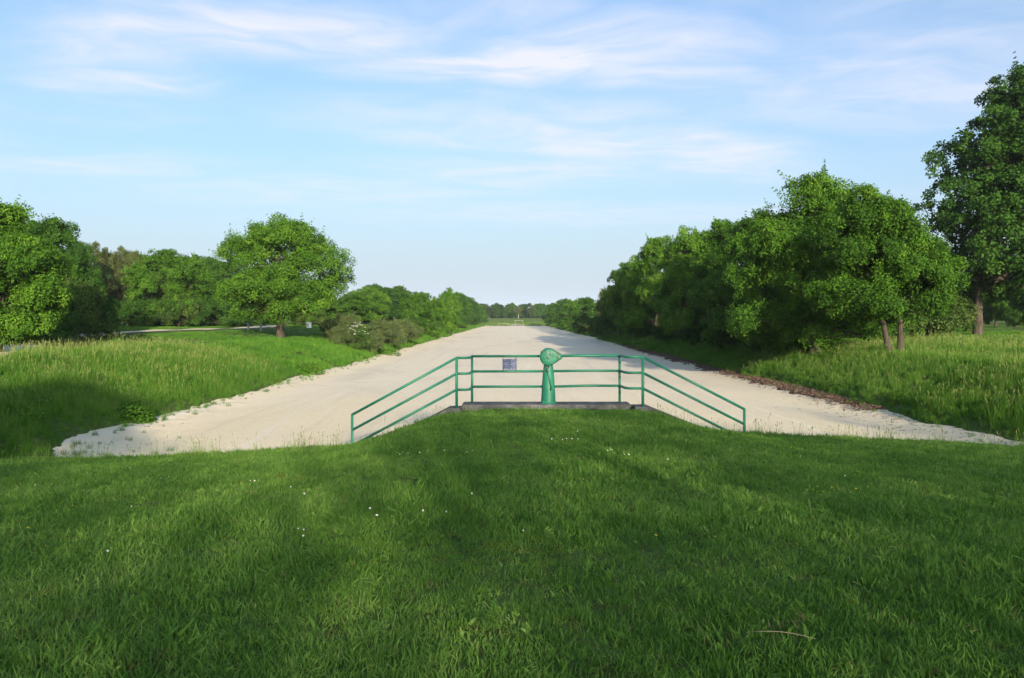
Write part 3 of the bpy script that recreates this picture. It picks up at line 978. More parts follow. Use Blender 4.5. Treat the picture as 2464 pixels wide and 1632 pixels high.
for k in range(16):
    px = 1960 + k * 52
    d = 165 + 22 * math.sin(k * 2.3)
    tree(('oak_b', 'oak_a', 'oak_d', 'birch')[k % 4 if k % 4 < 3 or k > 4 else 0], X(px, d), d, 9.0 + 2.0 * math.sin(k * 1.7), 6.0, 'tree in the wood closing the back of the right meadow',
         name='woodland_tree', group='wood behind the right meadow')

# left side
near_l = make_tree(71, 8.8, 3.9, 0.5, 34, 80000, 0.14, M_OAK, M_BARK, 'dome', 0.20, sprigs=50)
place_tree('oak_tree', near_l, X(-5, 43), 43, 'bright leafy oak at the left edge of the meadow beside the gravel path')
t_at('oak_b', 130, 64, 512, 115, 'dark green oak behind the bright oak on the left meadow')
t_at('oak_c', 30, 74, 500, 110, 'dark tree rising behind the two oaks beside the gravel path')
tree('bush_a', X(165, 60), 60, 5.2, 3.0, 'loose pale green thicket in front of the dark left oak', 'elder_thicket', 'bush')
tree('bush_b', X(215, 72), 72, 4.2, 3.0, 'dark shrub between the dark left oak and the birches', 'leafy_shrub', 'shrub')
tree('bush_b', X(110, 56), 56, 2.8, 2.8, 'low dark shrub beside the gravel path below the dark oaks', 'leafy_shrub', 'shrub')
for px, d, top, half in ((215, 104, 580, 50), (262, 108, 596, 48), (305, 110, 592, 44), (335, 112, 604, 40)):
    t_at('birch', px, d, top, half, 'brownish olive birch in the clump left of the round dense tree', group='birches on the left')
for px, d, top, half in ((190, 96, 572, 60), (250, 122, 600, 70), (330, 124, 604, 70), (395, 126, 610, 70), (470, 116, 606, 62)):
    t_at('oak_b', px, d, top, half, 'dark green tree filling the wood behind the birches and the round tree', group='dark wood behind the birches')
t_at('oak_d', 408, 100, 588, 104, 'round dense green tree standing beyond the gravel path', name='maple_tree')
for px, d, top, half, kind in ((505, 112, 612, 66, 'oak_b'), (560, 118, 620, 64, 'oak_b'), (620, 124, 635, 62, 'oak_b'), (690, 132, 650, 60, 'oak_b'), (770, 138, 668, 60, 'oak_b')):
    t_at(kind, px, d, top, half, 'shaded tree in the wood behind the grey bollards', group='wood edge behind the bollards')
for px, d, h, r_, kind in ((285, 92, 3.6, 3.0, 'bush_b'), (345, 95, 4.0, 3.2, 'bush_b'), (395, 94, 4.6, 3.4, 'bush_a'), (450, 96, 4.0, 3.2, 'bush_b'), (505, 100, 4.2, 3.4, 'bush_b'), (555, 106, 4.4, 3.6, 'bush_b'), (605, 112, 4.6, 3.6, 'bush_b')):
    tree(kind, X(px, d), d + 4, h, r_, {285: 'bushy shrub of the wood edge below the brownish birches', 345: 'bushy shrub of the wood edge between the birches and the round tree', 395: 'reddish green hawthorn shrub at the foot of the round tree', 450: 'dark shrub beside the hawthorn at the foot of the round tree'}.get(px, 'dark bushy undergrowth along the wood edge behind the grey bollards'), 'hedge_shrub', 'shrub', 'undergrowth along the left wood edge')
# brooms and elder on the left bank
for px, d, h, r_ in ((832, 84, 3.0, 2.5), (880, 80, 2.2, 2.2), (915, 92, 3.0, 2.6), (965, 104, 3.2, 2.7), (940, 98, 2.7, 2.3), (820, 77, 1.9, 1.9)):
    tree('broom', X(px, d), d, h, r_, {77: 'small grey green broom bush beside the shade of the lone oak', 80: 'grey green broom bush beside the flowering elder', 84: 'tall grey green broom bush behind the flowering elder',
                                      92: 'rounded grey green broom bush right of the flowering elder', 98: 'middling broom bush between the rounded and the widest ones', 104: 'widest grey green broom bush, nearest the small upright trees'}[d], 'broom_bush', 'bush', 'broom bushes on the left bank')
tree('bush_a', X(745, 118), 118, 3.2, 2.6, 'bright shrub on the meadow behind the lone oak', 'hazel_bush', 'bush')
tree('oak_a', X(760, 128), 128, 6.0, 3.4, 'small bright tree behind the trunk of the lone oak')
# trees along the left bank beyond the brooms
for px, d, top, half in ((1000, 132, 700, 44), (1045, 138, 712, 40), (1082, 168, 690, 34)):
    t_at('oak_a', px, d, top, half, 'small upright tree on the left bank past the broom bushes', group='small trees on the left bank')
for px, d, top, half, kind in ((880, 150, 684, 60, 'oak_d'), (930, 165, 688, 56, 'oak_b'), (850, 140, 700, 50, 'oak_a'), (970, 175, 697, 50, 'oak_b'), (900, 190, 680, 50, 'oak_b'), (960, 215, 686, 46, 'oak_c'),
                               (1015, 220, 700, 42, 'oak_b')):
    t_at(kind, px, d, top, half, 'wooded slope tree behind the broom bushes on the left', name='woodland_tree', group='wood behind the broom bushes')
for px, d, x, top, half, kind in ((0, 195, -15.8, 705, 34, 'oak_c'), (0, 215, -17.5, 700, 36, 'oak_b'), (0, 240, -16.5, 702, 34, 'oak_b'), (0, 265, -18, 704, 34, 'oak_c'), (0, 290, -16.5, 712, 30, 'oak_b'),
                                  (0, 320, -16.5, 722, 28, 'oak_b'), (0, 350, -16.0, 730, 24, 'oak_c'), (0, 375, -15.5, 738, 20, 'oak_b')):
    t_at(kind, px, d, top, half, 'distant dark green tree on the left bank towards the far end', x=x, group='distant trees on the left bank')
for k in range(10):
    d = 118 + 13 * k
    tree('bush_a' if k % 2 else 'bush_b', -16.2 - 0.8 * (k % 3), d, 2.6 + 0.5 * math.sin(k * 2.0), 2.6, 'scrubby bush on the left bank below the small trees', 'scrub_bush', 'bush', 'scrub on the left bank')
for k in range(15):
    px = -420 + k * 70
    d = 150 + 18 * math.sin(k * 1.9)
    tree(('oak_b', 'oak_d', 'oak_b')[k % 3], X(px, d), d, 9.0 + 1.2 * math.sin(k * 2.1), 6.0, 'tree in the wood closing the back of the left meadow', name='woodland_tree', group='wood behind the left meadow')
# wood at the far end
for k in range(24):
    px = 1150 + k * 7.5
    d = 495 + 14 * math.sin(k * 2.7)
    kd = 'far_birch' if k in (3, 13, 17) else 'pine' if k % 3 == 1 else 'oak_b'
    tree(kd, X(px, d if kd == 'far_birch' else d + 22), d if kd == 'far_birch' else d + 22, 9.0 + 1.4 * math.sin(k * 1.3), 3.0,
         'white stemmed birch at the edge of the far wood' if kd == 'far_birch' else 'dark pine in the far wood beyond the end of the bed' if kd == 'pine' else 'dense leafy tree in the far wood beyond the end of the bed', group='birches of the far wood' if kd == 'far_birch' else 'pines of the far wood' if kd == 'pine' else 'leafy trees of the far wood')
for k in range(34):
    px = 700 + k * 33
    if 1150 < px < 1330:
        for q in range(3):
            tree('bush_b', X(px + q * 11, 520), 520, 5.5, 3.6, 'low dark undergrowth at the foot of the far wood', 'undergrowth_shrub', 'shrub', 'undergrowth of the far wood')
    d = (430 + 30 * math.sin(k * 3.1)) if not 1150 < px < 1330 else 560
    tree('oak_b' if k % 2 else 'oak_c', X(px, d), d, 9.5 if d < 550 else 10.5, 8.0, 'tree of the woodland on the horizon beside the far meadow', name='woodland_tree', group='woodland on the horizon')
# trees on the near side of the dam, whose shade lies over the lawn
SHADE = [(-2.0, -32, 15.2, 5.0, 'oak_b'), (-9.0, -28, 14.0, 6, 'oak_a'), (-17, -28, 13.5, 6, 'oak_b'), (-27, -30, 13, 7, 'oak_a')]
for k in range(16):
    sx_ = -13.0 + 3.2 * k
    SHADE.append((sx_, -22 - 2.5 * (k % 2), float(np.interp(sx_, [-12, 6, 9, 15, 18, 21, 24, 36], [9.2, 9.7, 12.4, 12.8, 11.0, 10.8, 11.8, 12.2])) + 0.35 * math.sin(k * 2.2), 4.6, 'open_oak'))
for x, y, H, r_, kind in SHADE:
    tree(kind, x, y, H, r_, 'slender birch behind the oaks facing the railing across the lawn' if kind == 'birch' else 'oak in the row on the open side of the lawn opposite the railing', group='birches facing the railing across the lawn' if kind == 'birch' else 'oaks facing the railing across the lawn')


# ------------------------------------------------------------------ grass
def tuft(seed, n, rad, h0, h1, width, mat, seed_heads=0, bend=0.5, tint_m=0.5):
    rng = np.random.default_rng(seed)
    r_ = rad * np.sqrt(rng.uniform(0, 1, n))
    a = rng.uniform(0, 6.283, n)
    base = np.stack((r_ * np.cos(a), r_ * np.sin(a), np.full(n, -0.02)), 1)
    h = rng.uniform(h0, h1, n)
    la = rng.uniform(0, 6.283, n)
    lean = np.stack((np.cos(la), np.sin(la), np.zeros(n)), 1) * (rng.uniform(0.05, 1.0, n) ** 1.3 * bend)[:, None]
    fa = rng.uniform(0, 6.283, n)
    side = np.stack((np.cos(fa), np.sin(fa), np.zeros(n)), 1)
    w = width * rng.uniform(0.6, 1.3, n)
    levels = ((0.0, 1.0), (0.45, 0.9), (0.8, 0.55), (1.0, 0.0))
    rings = []
    for t, ww in levels:
        c = base + np.array((0, 0, 1.0)) * (h * (t - 0.18 * bend * t * t))[:, None] + lean * (h * t * t)[:, None]
        rings.append((c - side * (w * ww * 0.5)[:, None], c + side * (w * ww * 0.5)[:, None]))
    V = np.stack([rings[0][0], rings[0][1], rings[1][0], rings[1][1], rings[2][0], rings[2][1], rings[3][0]], 1).reshape(-1, 3)
    k = np.arange(n)[:, None] * 7
    Q = np.concatenate((k + np.array((0, 1, 3, 2)), k + np.array((2, 3, 5, 4))))
    T = k + np.array((4, 5, 6))
    tint = np.repeat(np.clip(rng.normal(tint_m, 0.16, n), 0, 1), 7)
    mi = [0] * (len(Q) + len(T))
    if seed_heads:
        m = seed_heads
        a = rng.uniform(0, 6.283, m)
        r_ = rad * np.sqrt(rng.uniform(0, 1, m))
        b0 = np.stack((r_ * np.cos(a), r_ * np.sin(a), np.zeros(m)), 1)
        la = rng.uniform(0, 6.283, m)
        ln_ = np.stack((np.cos(la), np.sin(la), np.zeros(m)), 1) * rng.uniform(0.05, 0.28, (m, 1))
        hh = h1 * rng.uniform(0.95, 1.45, m)
        fa = rng.uniform(0, 6.283, m)
        sd = np.stack((np.cos(fa), np.sin(fa), np.zeros(m)), 1)
        lv = ((0, 0.5), (0.80, 0.40), (0.86, 1.9), (0.94, 1.6), (1.0, 0.1))
        rr = []
        for t, ww in lv:
            c = b0 + np.array((0, 0, 1.0)) * (hh * t)[:, None] + ln_ * (hh * t * t)[:, None]
            rr += [c - sd * width * ww * 0.5, c + sd * width * ww * 0.5]
        V2 = np.stack(rr, 1).reshape(-1, 3)
        k2 = np.arange(m)[:, None] * 10 + len(V)
        Q2 = np.concatenate([k2 + np.array((2 * i, 2 * i + 1, 2 * i + 3, 2 * i + 2)) for i in range(4)])
        V = np.concatenate((V, V2))
        Q = np.concatenate((Q, Q2))
        tint = np.concatenate((tint, np.full(len(V2), 0.6)))
        mi = [0] * (len(Q) - len(Q2)) + [1] * len(Q2) + [0] * len(T)
    return mesh_np('tuft', V, Q, T, [mat, M_SEED], False, tint, mi)


def proto_coll(name, meshes):
    c = bpy.data.collections.new(name)
    for i, me in enumerate(meshes):
        c.objects.link(bpy.data.objects.new('%s_%02d' % (name, i), me))
    return c


def scatter(name, P, rot, scale, coll, **kw):
    """one object whose points carry copies of the collection's pieces"""
    me = mesh_np(name, P)
    a = me.attributes.new('rot', 'FLOAT_VECTOR', 'POINT')
    a.data.foreach_set('vector', np.asarray(rot, np.float32).ravel())
    a = me.attributes.new('scl', 'FLOAT', 'POINT')
    a.data.foreach_set('value', np.asarray(scale, np.float32))
    o = obj(name, me, **kw)
    t = bpy.data.node_groups.new(name, 'GeometryNodeTree')
    t.interface.new_socket('Geometry', in_out='INPUT', socket_type='NodeSocketGeometry')
    t.interface.new_socket('Geometry', in_out='OUTPUT', socket_type='NodeSocketGeometry')
    N = t.nodes.new
    gi, go = N('NodeGroupInput'), N('NodeGroupOutput')
    ci = N('GeometryNodeCollectionInfo')
    ci.inputs['Collection'].default_value = coll
    ci.inputs['Separate Children'].default_value = True
    ci.inputs['Reset Children'].default_value = True
    ip = N('GeometryNodeInstanceOnPoints')
    ip.inputs['Pick Instance'].default_value = True
    ra = N('GeometryNodeInputNamedAttribute')
    ra.data_type = 'FLOAT_VECTOR'
    ra.inputs[0].default_value = 'rot'
    sa = N('GeometryNodeInputNamedAttribute')
    sa.data_type = 'FLOAT'
    sa.inputs[0].default_value = 'scl'
    L = t.links.new
    L(gi.outputs[0], ip.inputs['Points'])
    L(ci.outputs[0], ip.inputs['Instance'])
    L(ra.outputs[0], ip.inputs['Rotation'])
    L(sa.outputs[0], ip.inputs['Scale'])
    L(ip.outputs[0], go.inputs[0])
    md = o.modifiers.new('scatter', 'NODES')
    md.node_group = t
    return o


rg = np.random.default_rng(77)


def rots(n, tilt=0.12):
    return np.stack((rg.normal(0, tilt, n), rg.normal(0, tilt, n), rg.uniform(0, 6.283, n)), 1)


def area_pts(x0, x1, y0, y1, dens):
    n = int((x1 - x0) * (y1 - y0) * dens)
    return rg.uniform(x0, x1, n), rg.uniform(y0, y1, n)


def cut_on_wall(x, y):
    """true where the concrete of the headwall lies"""
    cap = (x > -1.3) & (x < 2.86) & (y > 18.52)
    wing = (x > -3.9) & (x < 5.4) & (y > 18.16)
    return cap | wing


# lawn
lawn_protos = [tuft(100 + i, 34, 0.10, 0.030, 0.072, 0.0055, M_LAWN, 0, 1.1, 0.50) for i in range(5)]
lawn_protos += [tuft(110 + i, 26, 0.09, 0.045, 0.110, 0.0056, M_LAWN, 0, 1.1, 0.45) for i in range(3)]
lawn_protos += [tuft(115, 18, 0.08, 0.03, 0.065, 0.014, M_LAWN, 0, 1.0, 0.75)]
lawn_protos += [tuft(118, 16, 0.10, 0.03, 0.07, 0.006, M_DEAD, 0, 1.1, 0.5), tuft(119, 24, 0.10, 0.05, 0.11, 0.009, M_LAWN, 0, 1.0, 0.25)]
LC = proto_coll('lawn_tuft', lawn_protos)
xs_, ys_ = [], []
for y0, y1, dens in ((2.2, 5, 330), (5, 8, 260), (8, 12, 190), (12, 18.9, 150)):
    w_ = y1 * 0.66 + 2.0
    a, b2 = area_pts(-w_, w_ + 0.3, y0, y1, dens)
    xs_.append(a)
    ys_.append(b2)
xs_, ys_ = np.concatenate(xs_), np.concatenate(ys_)
k = ~cut_on_wall(xs_, ys_) & (xs_ > -15) & (xs_ < 16.5)
xs_, ys_ = xs_[k], ys_[k]
patch = vnoise(xs_ * 0.55, ys_ * 0.55, 41) * 0.5 + vnoise(xs_ * 1.7, ys_ * 1.7, 42) * 0.5
scl = (1.0 + 0.42 * patch) * rg.uniform(0.75, 1.25, len(xs_)) * (1.0 + 0.022 * np.clip(ys_ - 5, 0, 12))
near_cap = smooth((ys_ - 17.4) / 1.0) * ((xs_ > -3.9) & (xs_ < 5.4))
scl *= 1 - 0.30 * near_cap
scatter('lawn_grass', np.stack((xs_, ys_, ground_z(xs_, ys_)), 1), rots(len(xs_), 0.24), scl, LC, kind='stuff', label='short shaded lawn grass covering the near dam', cat='grass')

# straggling taller grass along the crest of the dam
crest_protos = [tuft(130 + i, 12, 0.10, 0.10, 0.26, 0.0060, M_LAWN, 3 + i % 2, 0.45, 0.55) for i in range(4)] + [tuft(139, 4, 0.08, 0.08, 0.30, 0.005, M_LAWN, 2, 0.4, 0.5)]
CC = proto_coll('crest_tuft', crest_protos)
n = 620
cxs = rg.uniform(-14, 16, n)
cys = 18.35 + rg.uniform(-0.35, 0.75, n)
k = (~((cxs > -1.5) & (cxs < 3.3))) & (rg.uniform(0, 1, n) < 0.45 + 0.55 * (vnoise(cxs * 0.9, cxs * 0, 51) > -0.1)) & ~cut_on_wall(cxs, cys)
cxs, cys = cxs[k], cys[k]
ex = rg.uniform(-1.2, 2.7, 46)
cxs = np.concatenate((cxs, ex, rg.uniform(-3.8, -1.6, 26), rg.uniform(3.2, 5.3, 34)))
cys = np.concatenate((cys, np.full(46, 18.56), np.full(26, 18.14), np.full(34, 18.14)))
sc_ = rg.uniform(0.6, 1.45, len(cxs))
sc_[-106:] *= 0.62
scatter('crest_grass', np.stack((cxs, cys, ground_z(cxs, cys)), 1), rots(len(cxs), 0.08), sc_, CC, kind='stuff', label='thin seeding grass stalks along the crest of the dam', cat='grass')

# tall meadow grass on both banks
meadow_protos = [tuft(150 + i, 60, 0.26, 0.22, 0.55, 0.011, M_TALL, (0, 0, 1, 0, 1)[i], 0.55, 0.45) for i in range(5)]
meadow_protos += [tuft(160 + i, 46, 0.24, 0.30, 0.62, 0.010, M_TALL, 3, 0.45, 0.6) for i in range(2)]
MC = proto_coll('meadow_tuft', meadow_protos)
far_protos = [tuft(170 + i, 90, 0.62, 0.18, 0.48, 0.026, M_TALL, 0, 0.55, 0.5) for i in range(5)]
FC = proto_coll('far_meadow_tuft', far_protos)
mx_, my_ = [], []
for (x0, x1, y0, y1, dens) in ((-27, -12.6, 17.5, 34, 26), (-32, -12.6, 34, 52, 20), (14.2, 27, 17.5, 34, 26), (14.2, 34, 34, 56, 20)):
    a, b2 = area_pts(x0, x1, y0, y1, dens)
    mx_.append(a)
    my_.append(b2)
mx_, my_ = np.concatenate(mx_), np.concatenate(my_)
gz = ground_z(mx_, my_)
k = (gz > sand_z(mx_, my_) + 0.00 + rg.uniform(0, 0.07, len(gz))) & (path_dist(mx_, my_) > 1.7)
mx_, my_, gz = mx_[k], my_[k], gz[k]
low = np.clip((gz + 4.0) / 0.7, 0.5, 1.0)
pn = vnoise(mx_ * 0.35, my_ * 0.35, 61)
scatter('meadow_grass', np.stack((mx_, my_, gz), 1), rots(len(mx_)), (0.80 + 0.30 * pn) * low * rg.uniform(0.7, 1.3, len(mx_)), MC, kind='stuff', label='tall seeding meadow grass on both banks beside the sand', cat='grass')
ey_ = rg.uniform(19.5, 95, 900) ** 1.0
side_ = rg.uniform(0, 1, 900) < 0.62
ex_ = np.where(side_, -13.6 + np.abs(rg.normal(0, 0.45, 900)), 15.3 - np.abs(rg.normal(0, 0.35, 900)))
kk = rg.uniform(0, 1, 900) < 0.5 + 0.5 * vnoise(ey_ * 0.5, ex_ * 0, 66)
ex_, ey_ = ex_[kk], ey_[kk]
ex_ = np.concatenate((ex_, rg.uniform(-13.6, -10.2, 130)))
ey_ = np.concatenate((ey_, 19.6 + np.abs(rg.normal(0, 2.2, 130))))
scatter('verge_grass', np.stack((ex_, ey_, np.maximum(sand_z(ex_, ey_), ground_z(ex_, ey_))), 1), rots(len(ex_), 0.2), rg.uniform(0.16, 0.5, len(ex_)), MC, kind='stuff', label='small ragged grass tufts straying onto the edges of the sand', cat='grass')
fx_, fy_ = [], []
for (x0, x1, y0, y1, dens) in ((-46, -12.6, 52, 90, 5.0), (-52, -12.6, 90, 150, 2.8), (14.2, 50, 56, 95, 5.0), (14.2, 60, 95, 140, 2.2), (-24, -12.6, 150, 385, 1.2), (14.2, 25, 140, 385, 1.2)):
    a, b2 = area_pts(x0, x1, y0, y1, dens)
    fx_.append(a)
    fy_.append(b2)
fx_, fy_ = np.concatenate(fx_), np.concatenate(fy_)
gz = ground_z(fx_, fy_)
k = (gz > sand_z(fx_, fy_) + 0.01 + rg.uniform(0, 0.08, len(gz))) & (path_dist(fx_, fy_ + 2.0) > 4.0)
fx_, fy_, gz = fx_[k], fy_[k], gz[k]
flat_ = (gz > -2.0)
sc_ = (0.85 + 0.25 * vnoise(fx_ * 0.2, fy_ * 0.2, 62)) * rg.uniform(0.7, 1.3, len(fx_)) * np.where(flat_ & (fx_ < 0), 0.30, np.where(flat_, 0.5, 1.0))
scatter('distant_meadow_grass', np.stack((fx_, fy_, gz), 1), rots(len(fx_)), sc_, FC, kind='stuff', label='meadow grass farther along both banks and round the trees', cat='grass')


# broad-leaved weeds on the banks
def weed(seed, n, h, r_, leaf):
    rng = np.random.default_rng(seed)
    d = unit(rng.normal(size=(n, 3)))
    d[:, 2] = np.abs(d[:, 2])
    k_ = rng.uniform(0.55, 1.0, n) ** 0.6
    P = d * np.array((r_, r_, h)) * k_[:, None]
    P[:, 2] = np.maximum(P[:, 2], 0.05)
    N = unit(d * 0.6 + np.array((0, 0, 0.7)) + rng.normal(size=(n, 3)) * 0.25)
    return leaves_mesh('leaves', P, N, leaf * rng.uniform(0.6, 1.3, n), np.clip(rng.normal(0.55, 0.15, n), 0, 1), M_OAK, rng, 0.6)


W1, W2 = weed(5, 900, 0.85, 0.75, 0.16), weed(6, 700, 0.6, 0.9, 0.12)


def weed_at(x, y, me, s, label, group=None):
    e = obj('leafy_weed', None, label=label, cat='weed', group=group, loc=(x, y, float(ground_z(x, y)) - 0.02))
    e.scale = (s, s, s)
    e.rotation_euler = (0, 0, x * 7)
    obj('leaves', me, e)
    b_ = MB()
    for q in range(7):
        a = q * 0.9
        b_.tube([(0.03 * math.cos(a), 0.03 * math.sin(a), -0.03), (0.3 * math.cos(a), 0.3 * math.sin(a), 0.5)], [0.012, 0.006], 5, False)
    obj('stems', b_.mesh('stems', M_STEM, True), e)


weed_at(-13.9, 29.2, W1, 1.0, 'broad leafy weed at the foot of the left bank beside the sand')
weed_at(-13.9, 53.5, W2, 1.4, 'low bright leafy weed halfway along the left bank')
weed_at(-13.2, 83.0, W2, 1.8, 'dark leafy weed patch jutting onto the sand near the broom bushes')
for x_, y_ in ((-16.3, 27), (-15.4, 25.2), (-17.5, 33), (16.6, 27.5), (16.2, 33.0), (17.0, 25.4)):
    weed_at(x_, y_, W2, 0.7, 'small leafy weed hidden among the tall bank grass', 'small weeds in the bank grass')

# elder in flower
el = tree('bush_a', X(862, 76.5), 76.5, 2.7, 1.4, 'flowering elder with flat white blossoms among the broom bushes', 'elder_bush', 'bush', rot=0.4)
rng_ = np.random.default_rng(9)
base_s = el.scale
for q in range(26):
    a = rng_.uniform(math.pi * 1.05, math.pi * 1.95)
    rr_ = rng_.uniform(0.2, 1.25)
    x_, y_ = el.location.x + rr_ * math.cos(a), el.location.y + rr_ * math.sin(a) * 0.8
    zz = el.location.z + 2.75 * (1 - (rr_ / 1.9) ** 2) + rng_.uniform(-0.15, 0.25)
    b_ = MB()
    for w in range(7):
        ox, oy, oz = rng_.normal(0, 0.07), rng_.normal(0, 0.07), rng_.normal(0, 0.015)
        b_.lathe([(0.001, oz), (0.032, oz + 0.012), (0.02, oz + 0.026), (0.001, oz + 0.03)], ox, oy, 6)
    o_ = obj('blossom', b_.mesh('blossom', M_WHITEFL), el)
    o_.matrix_parent_inverse.identity()
    dx, dy = x_ - el.location.x, y_ - el.location.y
    ca, sa = math.cos(-0.4), math.sin(-0.4)
    o_.location = ((dx * ca - dy * sa) / el.scale.x, (dx * sa + dy * ca) / el.scale.y, (zz - el.location.z) / el.scale.z)
    o_.scale = (1 / el.scale.x, 1 / el.scale.y, 1 / el.scale.z)

# ------------------------------------------------------------------ flowers on the lawn
b = MB()
b.tube([(0, 0, -0.02), (0.004, 0, 0.075)], 0.0025, 5, False)
nst = len(b.Q[0])
b.lathe([(0.001, 0.070), (0.013, 0.074), (0.016, 0.083), (0.011, 0.093), (0.001, 0.096)], 0.004, 0, 8)
clover = b.mesh('white_clover', M_STEM)
clover.materials.append(M_WHITEFL)
mi = np.zeros(len(clover.polygons), np.int32)
mi[nst:] = 1
clover.polygons.foreach_set('material_index', mi)
b = MB()
b.tube([(0, 0, -0.02), (0.01, 0, 0.11)], 0.0025, 5, False)
for q in range(5):
    a = q * 2 * math.pi / 5
    c_, s_ = math.cos(a), math.sin(a)
    b.add([(0.01 + 0.002 * c_, 0.002 * s_, 0.110), (0.01 + 0.014 * c_ - 0.010 * s_, 0.014 * s_ + 0.010 * c_, 0.117), (0.01 + 0.022 * c_, 0.022 * s_, 0.122), (0.01 + 0.014 * c_ + 0.010 * s_, 0.014 * s_ - 0.010 * c_, 0.117)], [(0, 1, 2, 3)])
butter = b.mesh('buttercup', M_STEM)
butter.materials.append(M_YELFL)
mi = np.zeros(len(butter.polygons), np.int32)
mi[nst:] = 1
butter.polygons.foreach_set('material_index', mi)


def lawn_point(px, py):
    """where the sight line through a picture point meets the lawn (used to lay out flowers on the ground)"""
    for d in np.arange(3.0, 18.3, 0.03):
        x = X(px, d)
        if Z(py, d) <= float(ground_z(x, d)) + 0.05:
            return x, d
    return None


fr = random.Random(3)
whites = [(970, 1087), (955, 1090), (985, 1089), (1010, 1090), (963, 1094), (1070, 1083), (1125, 1086), (1135, 1085), (1030, 1084), (1366, 1056), (1378, 1057), (1390, 1056), (1353, 1058), (1388, 1038), (1330, 1057), (1463, 1084), (1470, 1081),
          (718, 1269), (728, 1274), (735, 1290), (890, 1225), (907, 1239), (1260, 1275), (317, 1216), (262, 1328), (603, 1156), (612, 1158), (625, 1153), (406, 1147), (295, 1127), (315, 1126), (2035, 1145), (1925, 1098), (1860, 1105), (2398, 1145),
          (1132, 1187), (1076, 1230), (1303, 1187), (1504, 1092), (1511, 1094), (1020, 1230), (384, 1150), (655, 1152), (735, 1188), (87, 1167), (905, 1240), (475, 1295), (698, 1171), (1608, 1106), (1792, 1059)]
yels = [(90, 1137), (84, 1143), (103, 1139), (40, 1167), (48, 1166), (24, 1152), (1883, 1081), (1902, 1077), (1918, 1075), (1940, 1180), (1955, 1182), (1968, 1184), (1965, 1178), (1978, 1186), (2003, 1177), (2012, 1181), (2025, 1179), (2060, 1181), (2086, 1174),
        (2098, 1107), (2059, 1180), (1496, 1177), (1578, 1298), (175, 1218), (73, 1277), (1012, 1040), (1011, 1072), (2352, 1177), (2390, 1180), (1400, 1160), (1720, 1300)]
for lst, me, nm, lab, cat_, grp in ((whites, clover, 'white_clover', 'tiny white clover head in the shaded lawn', 'flower', 'white clover heads in the lawn'), (yels, butter, 'buttercup', 'tiny yellow buttercup in the shaded lawn', 'flower', 'buttercups in the lawn')):
    for (q0, q1) in lst:
        p = lawn_point(q0, q1)
        if p:
            o_ = obj(nm, me, label=lab, cat=cat_, group=grp, loc=(p[0], p[1], float(ground_z(*p))))
            s_ = fr.uniform(0.45, 0.70)
            o_.scale = (s_, s_, s_)
            o_.rotation_euler = (fr.uniform(-0.35, 0.1), fr.uniform(-0.25, 0.25), fr.uniform(0, 6))
# minute yellow trefoil dusting in a few patches
b = MB()
for q in range(9):
    a, rr_ = q * 2.4, 0.02 * q ** 0.7
    x_, y_, z_ = rr_ * math.cos(a), rr_ * math.sin(a), 0.055 + 0.012 * ((q * 7) % 5) / 5
    b.add([(x_ - 0.003, y_, z_), (x_, y_ - 0.003, z_ + 0.002), (x_ + 0.003, y_, z_), (x_, y_ + 0.003, z_ + 0.002)], [(0, 1, 2, 3)])
TFC = proto_coll('trefoil', [b.mesh('trefoil', M_YELFL)])
tp = []
for (q0, q1, sx_, sy2, n) in ((590, 1170, 1.6, 0.8, 90), (1180, 1320, 1.1, 0.45, 90), (900, 1300, 0.8, 0.5, 30)):
    c = lawn_point(q0, q1)
    tp += [(c[0] + fr.gauss(0, sx_ * 0.5), c[1] + fr.gauss(0, sy2 * 0.7)) for _ in range(n)]
tp = np.array(tp)
tp = tp[tp[:, 1] < 18]
scatter('yellow_trefoil', np.stack((tp[:, 0], tp[:, 1], ground_z(tp[:, 0], tp[:, 1])), 1), rots(len(tp), 0.1), rg.uniform(0.6, 1.0, len(tp)), TFC, kind='stuff', label='minute yellow trefoil flowers dusting the lawn', cat='flowers')

# dry stalk lying on the lawn
p0, p1 = lawn_point(1795, 1545), lawn_point(1962, 1565)
b = MB()
pts = []
for t in np.linspace(0, 1, 7):
    x_, y_ = p0[0] * (1 - t) + p1[0] * t, p0[1] * (1 - t) + p1[1] * t
    pts.append((x_, y_, float(ground_z(x_, y_)) + 0.095 + 0.02 * math.sin(t * 3)))
b.tube(pts, [0.001, 0.0014, 0.002, 0.0023, 0.0023, 0.002, 0.0014], 6)
obj('dry_stalk', b.mesh('dry_stalk', M_STRAW, True), label='long dry straw coloured stalk lying across the lawn', cat='stalk')

# ------------------------------------------------------------------ bark mulch strip and twigs on the right edge of the sand
my = np.arange(33, 122, 0.3)
V, Q = [], []
nc = 9
for i, y_ in enumerate(my):
    tpr = float(smooth((y_ - 33) / 5) * (1 - smooth((y_ - 95) / 27)))
    w_ = (0.38 + 0.22 * float(vnoise(y_ * 0.4, 0.0, 71)) + 0.2 * float(vnoise(y_ * 1.4, 0.0, 72))) * (0.35 + 0.65 * tpr)
    for j_ in range(nc):
        t = j_ / (nc - 1)
        x_ = 15.25 - 0.35 * (1 - tpr) - (2 * w_) * (1 - t) + 0.3 * t
        bump_ = 0.10 * math.sin(min(1, t * 1.6) * math.pi / 2) * tpr + 0.02 * float(vnoise(x_ * 3, y_ * 3, 73))
        V.append((x_, y_, float(sand_z(x_, y_)) + (-0.03 if j_ == 0 else bump_ - 0.01)))
for i in range(len(my) - 1):
    for j_ in range(nc - 1):
        Q.append((i * nc + j_, i * nc + j_ + 1, (i + 1) * nc + j_ + 1, (i + 1) * nc + j_))
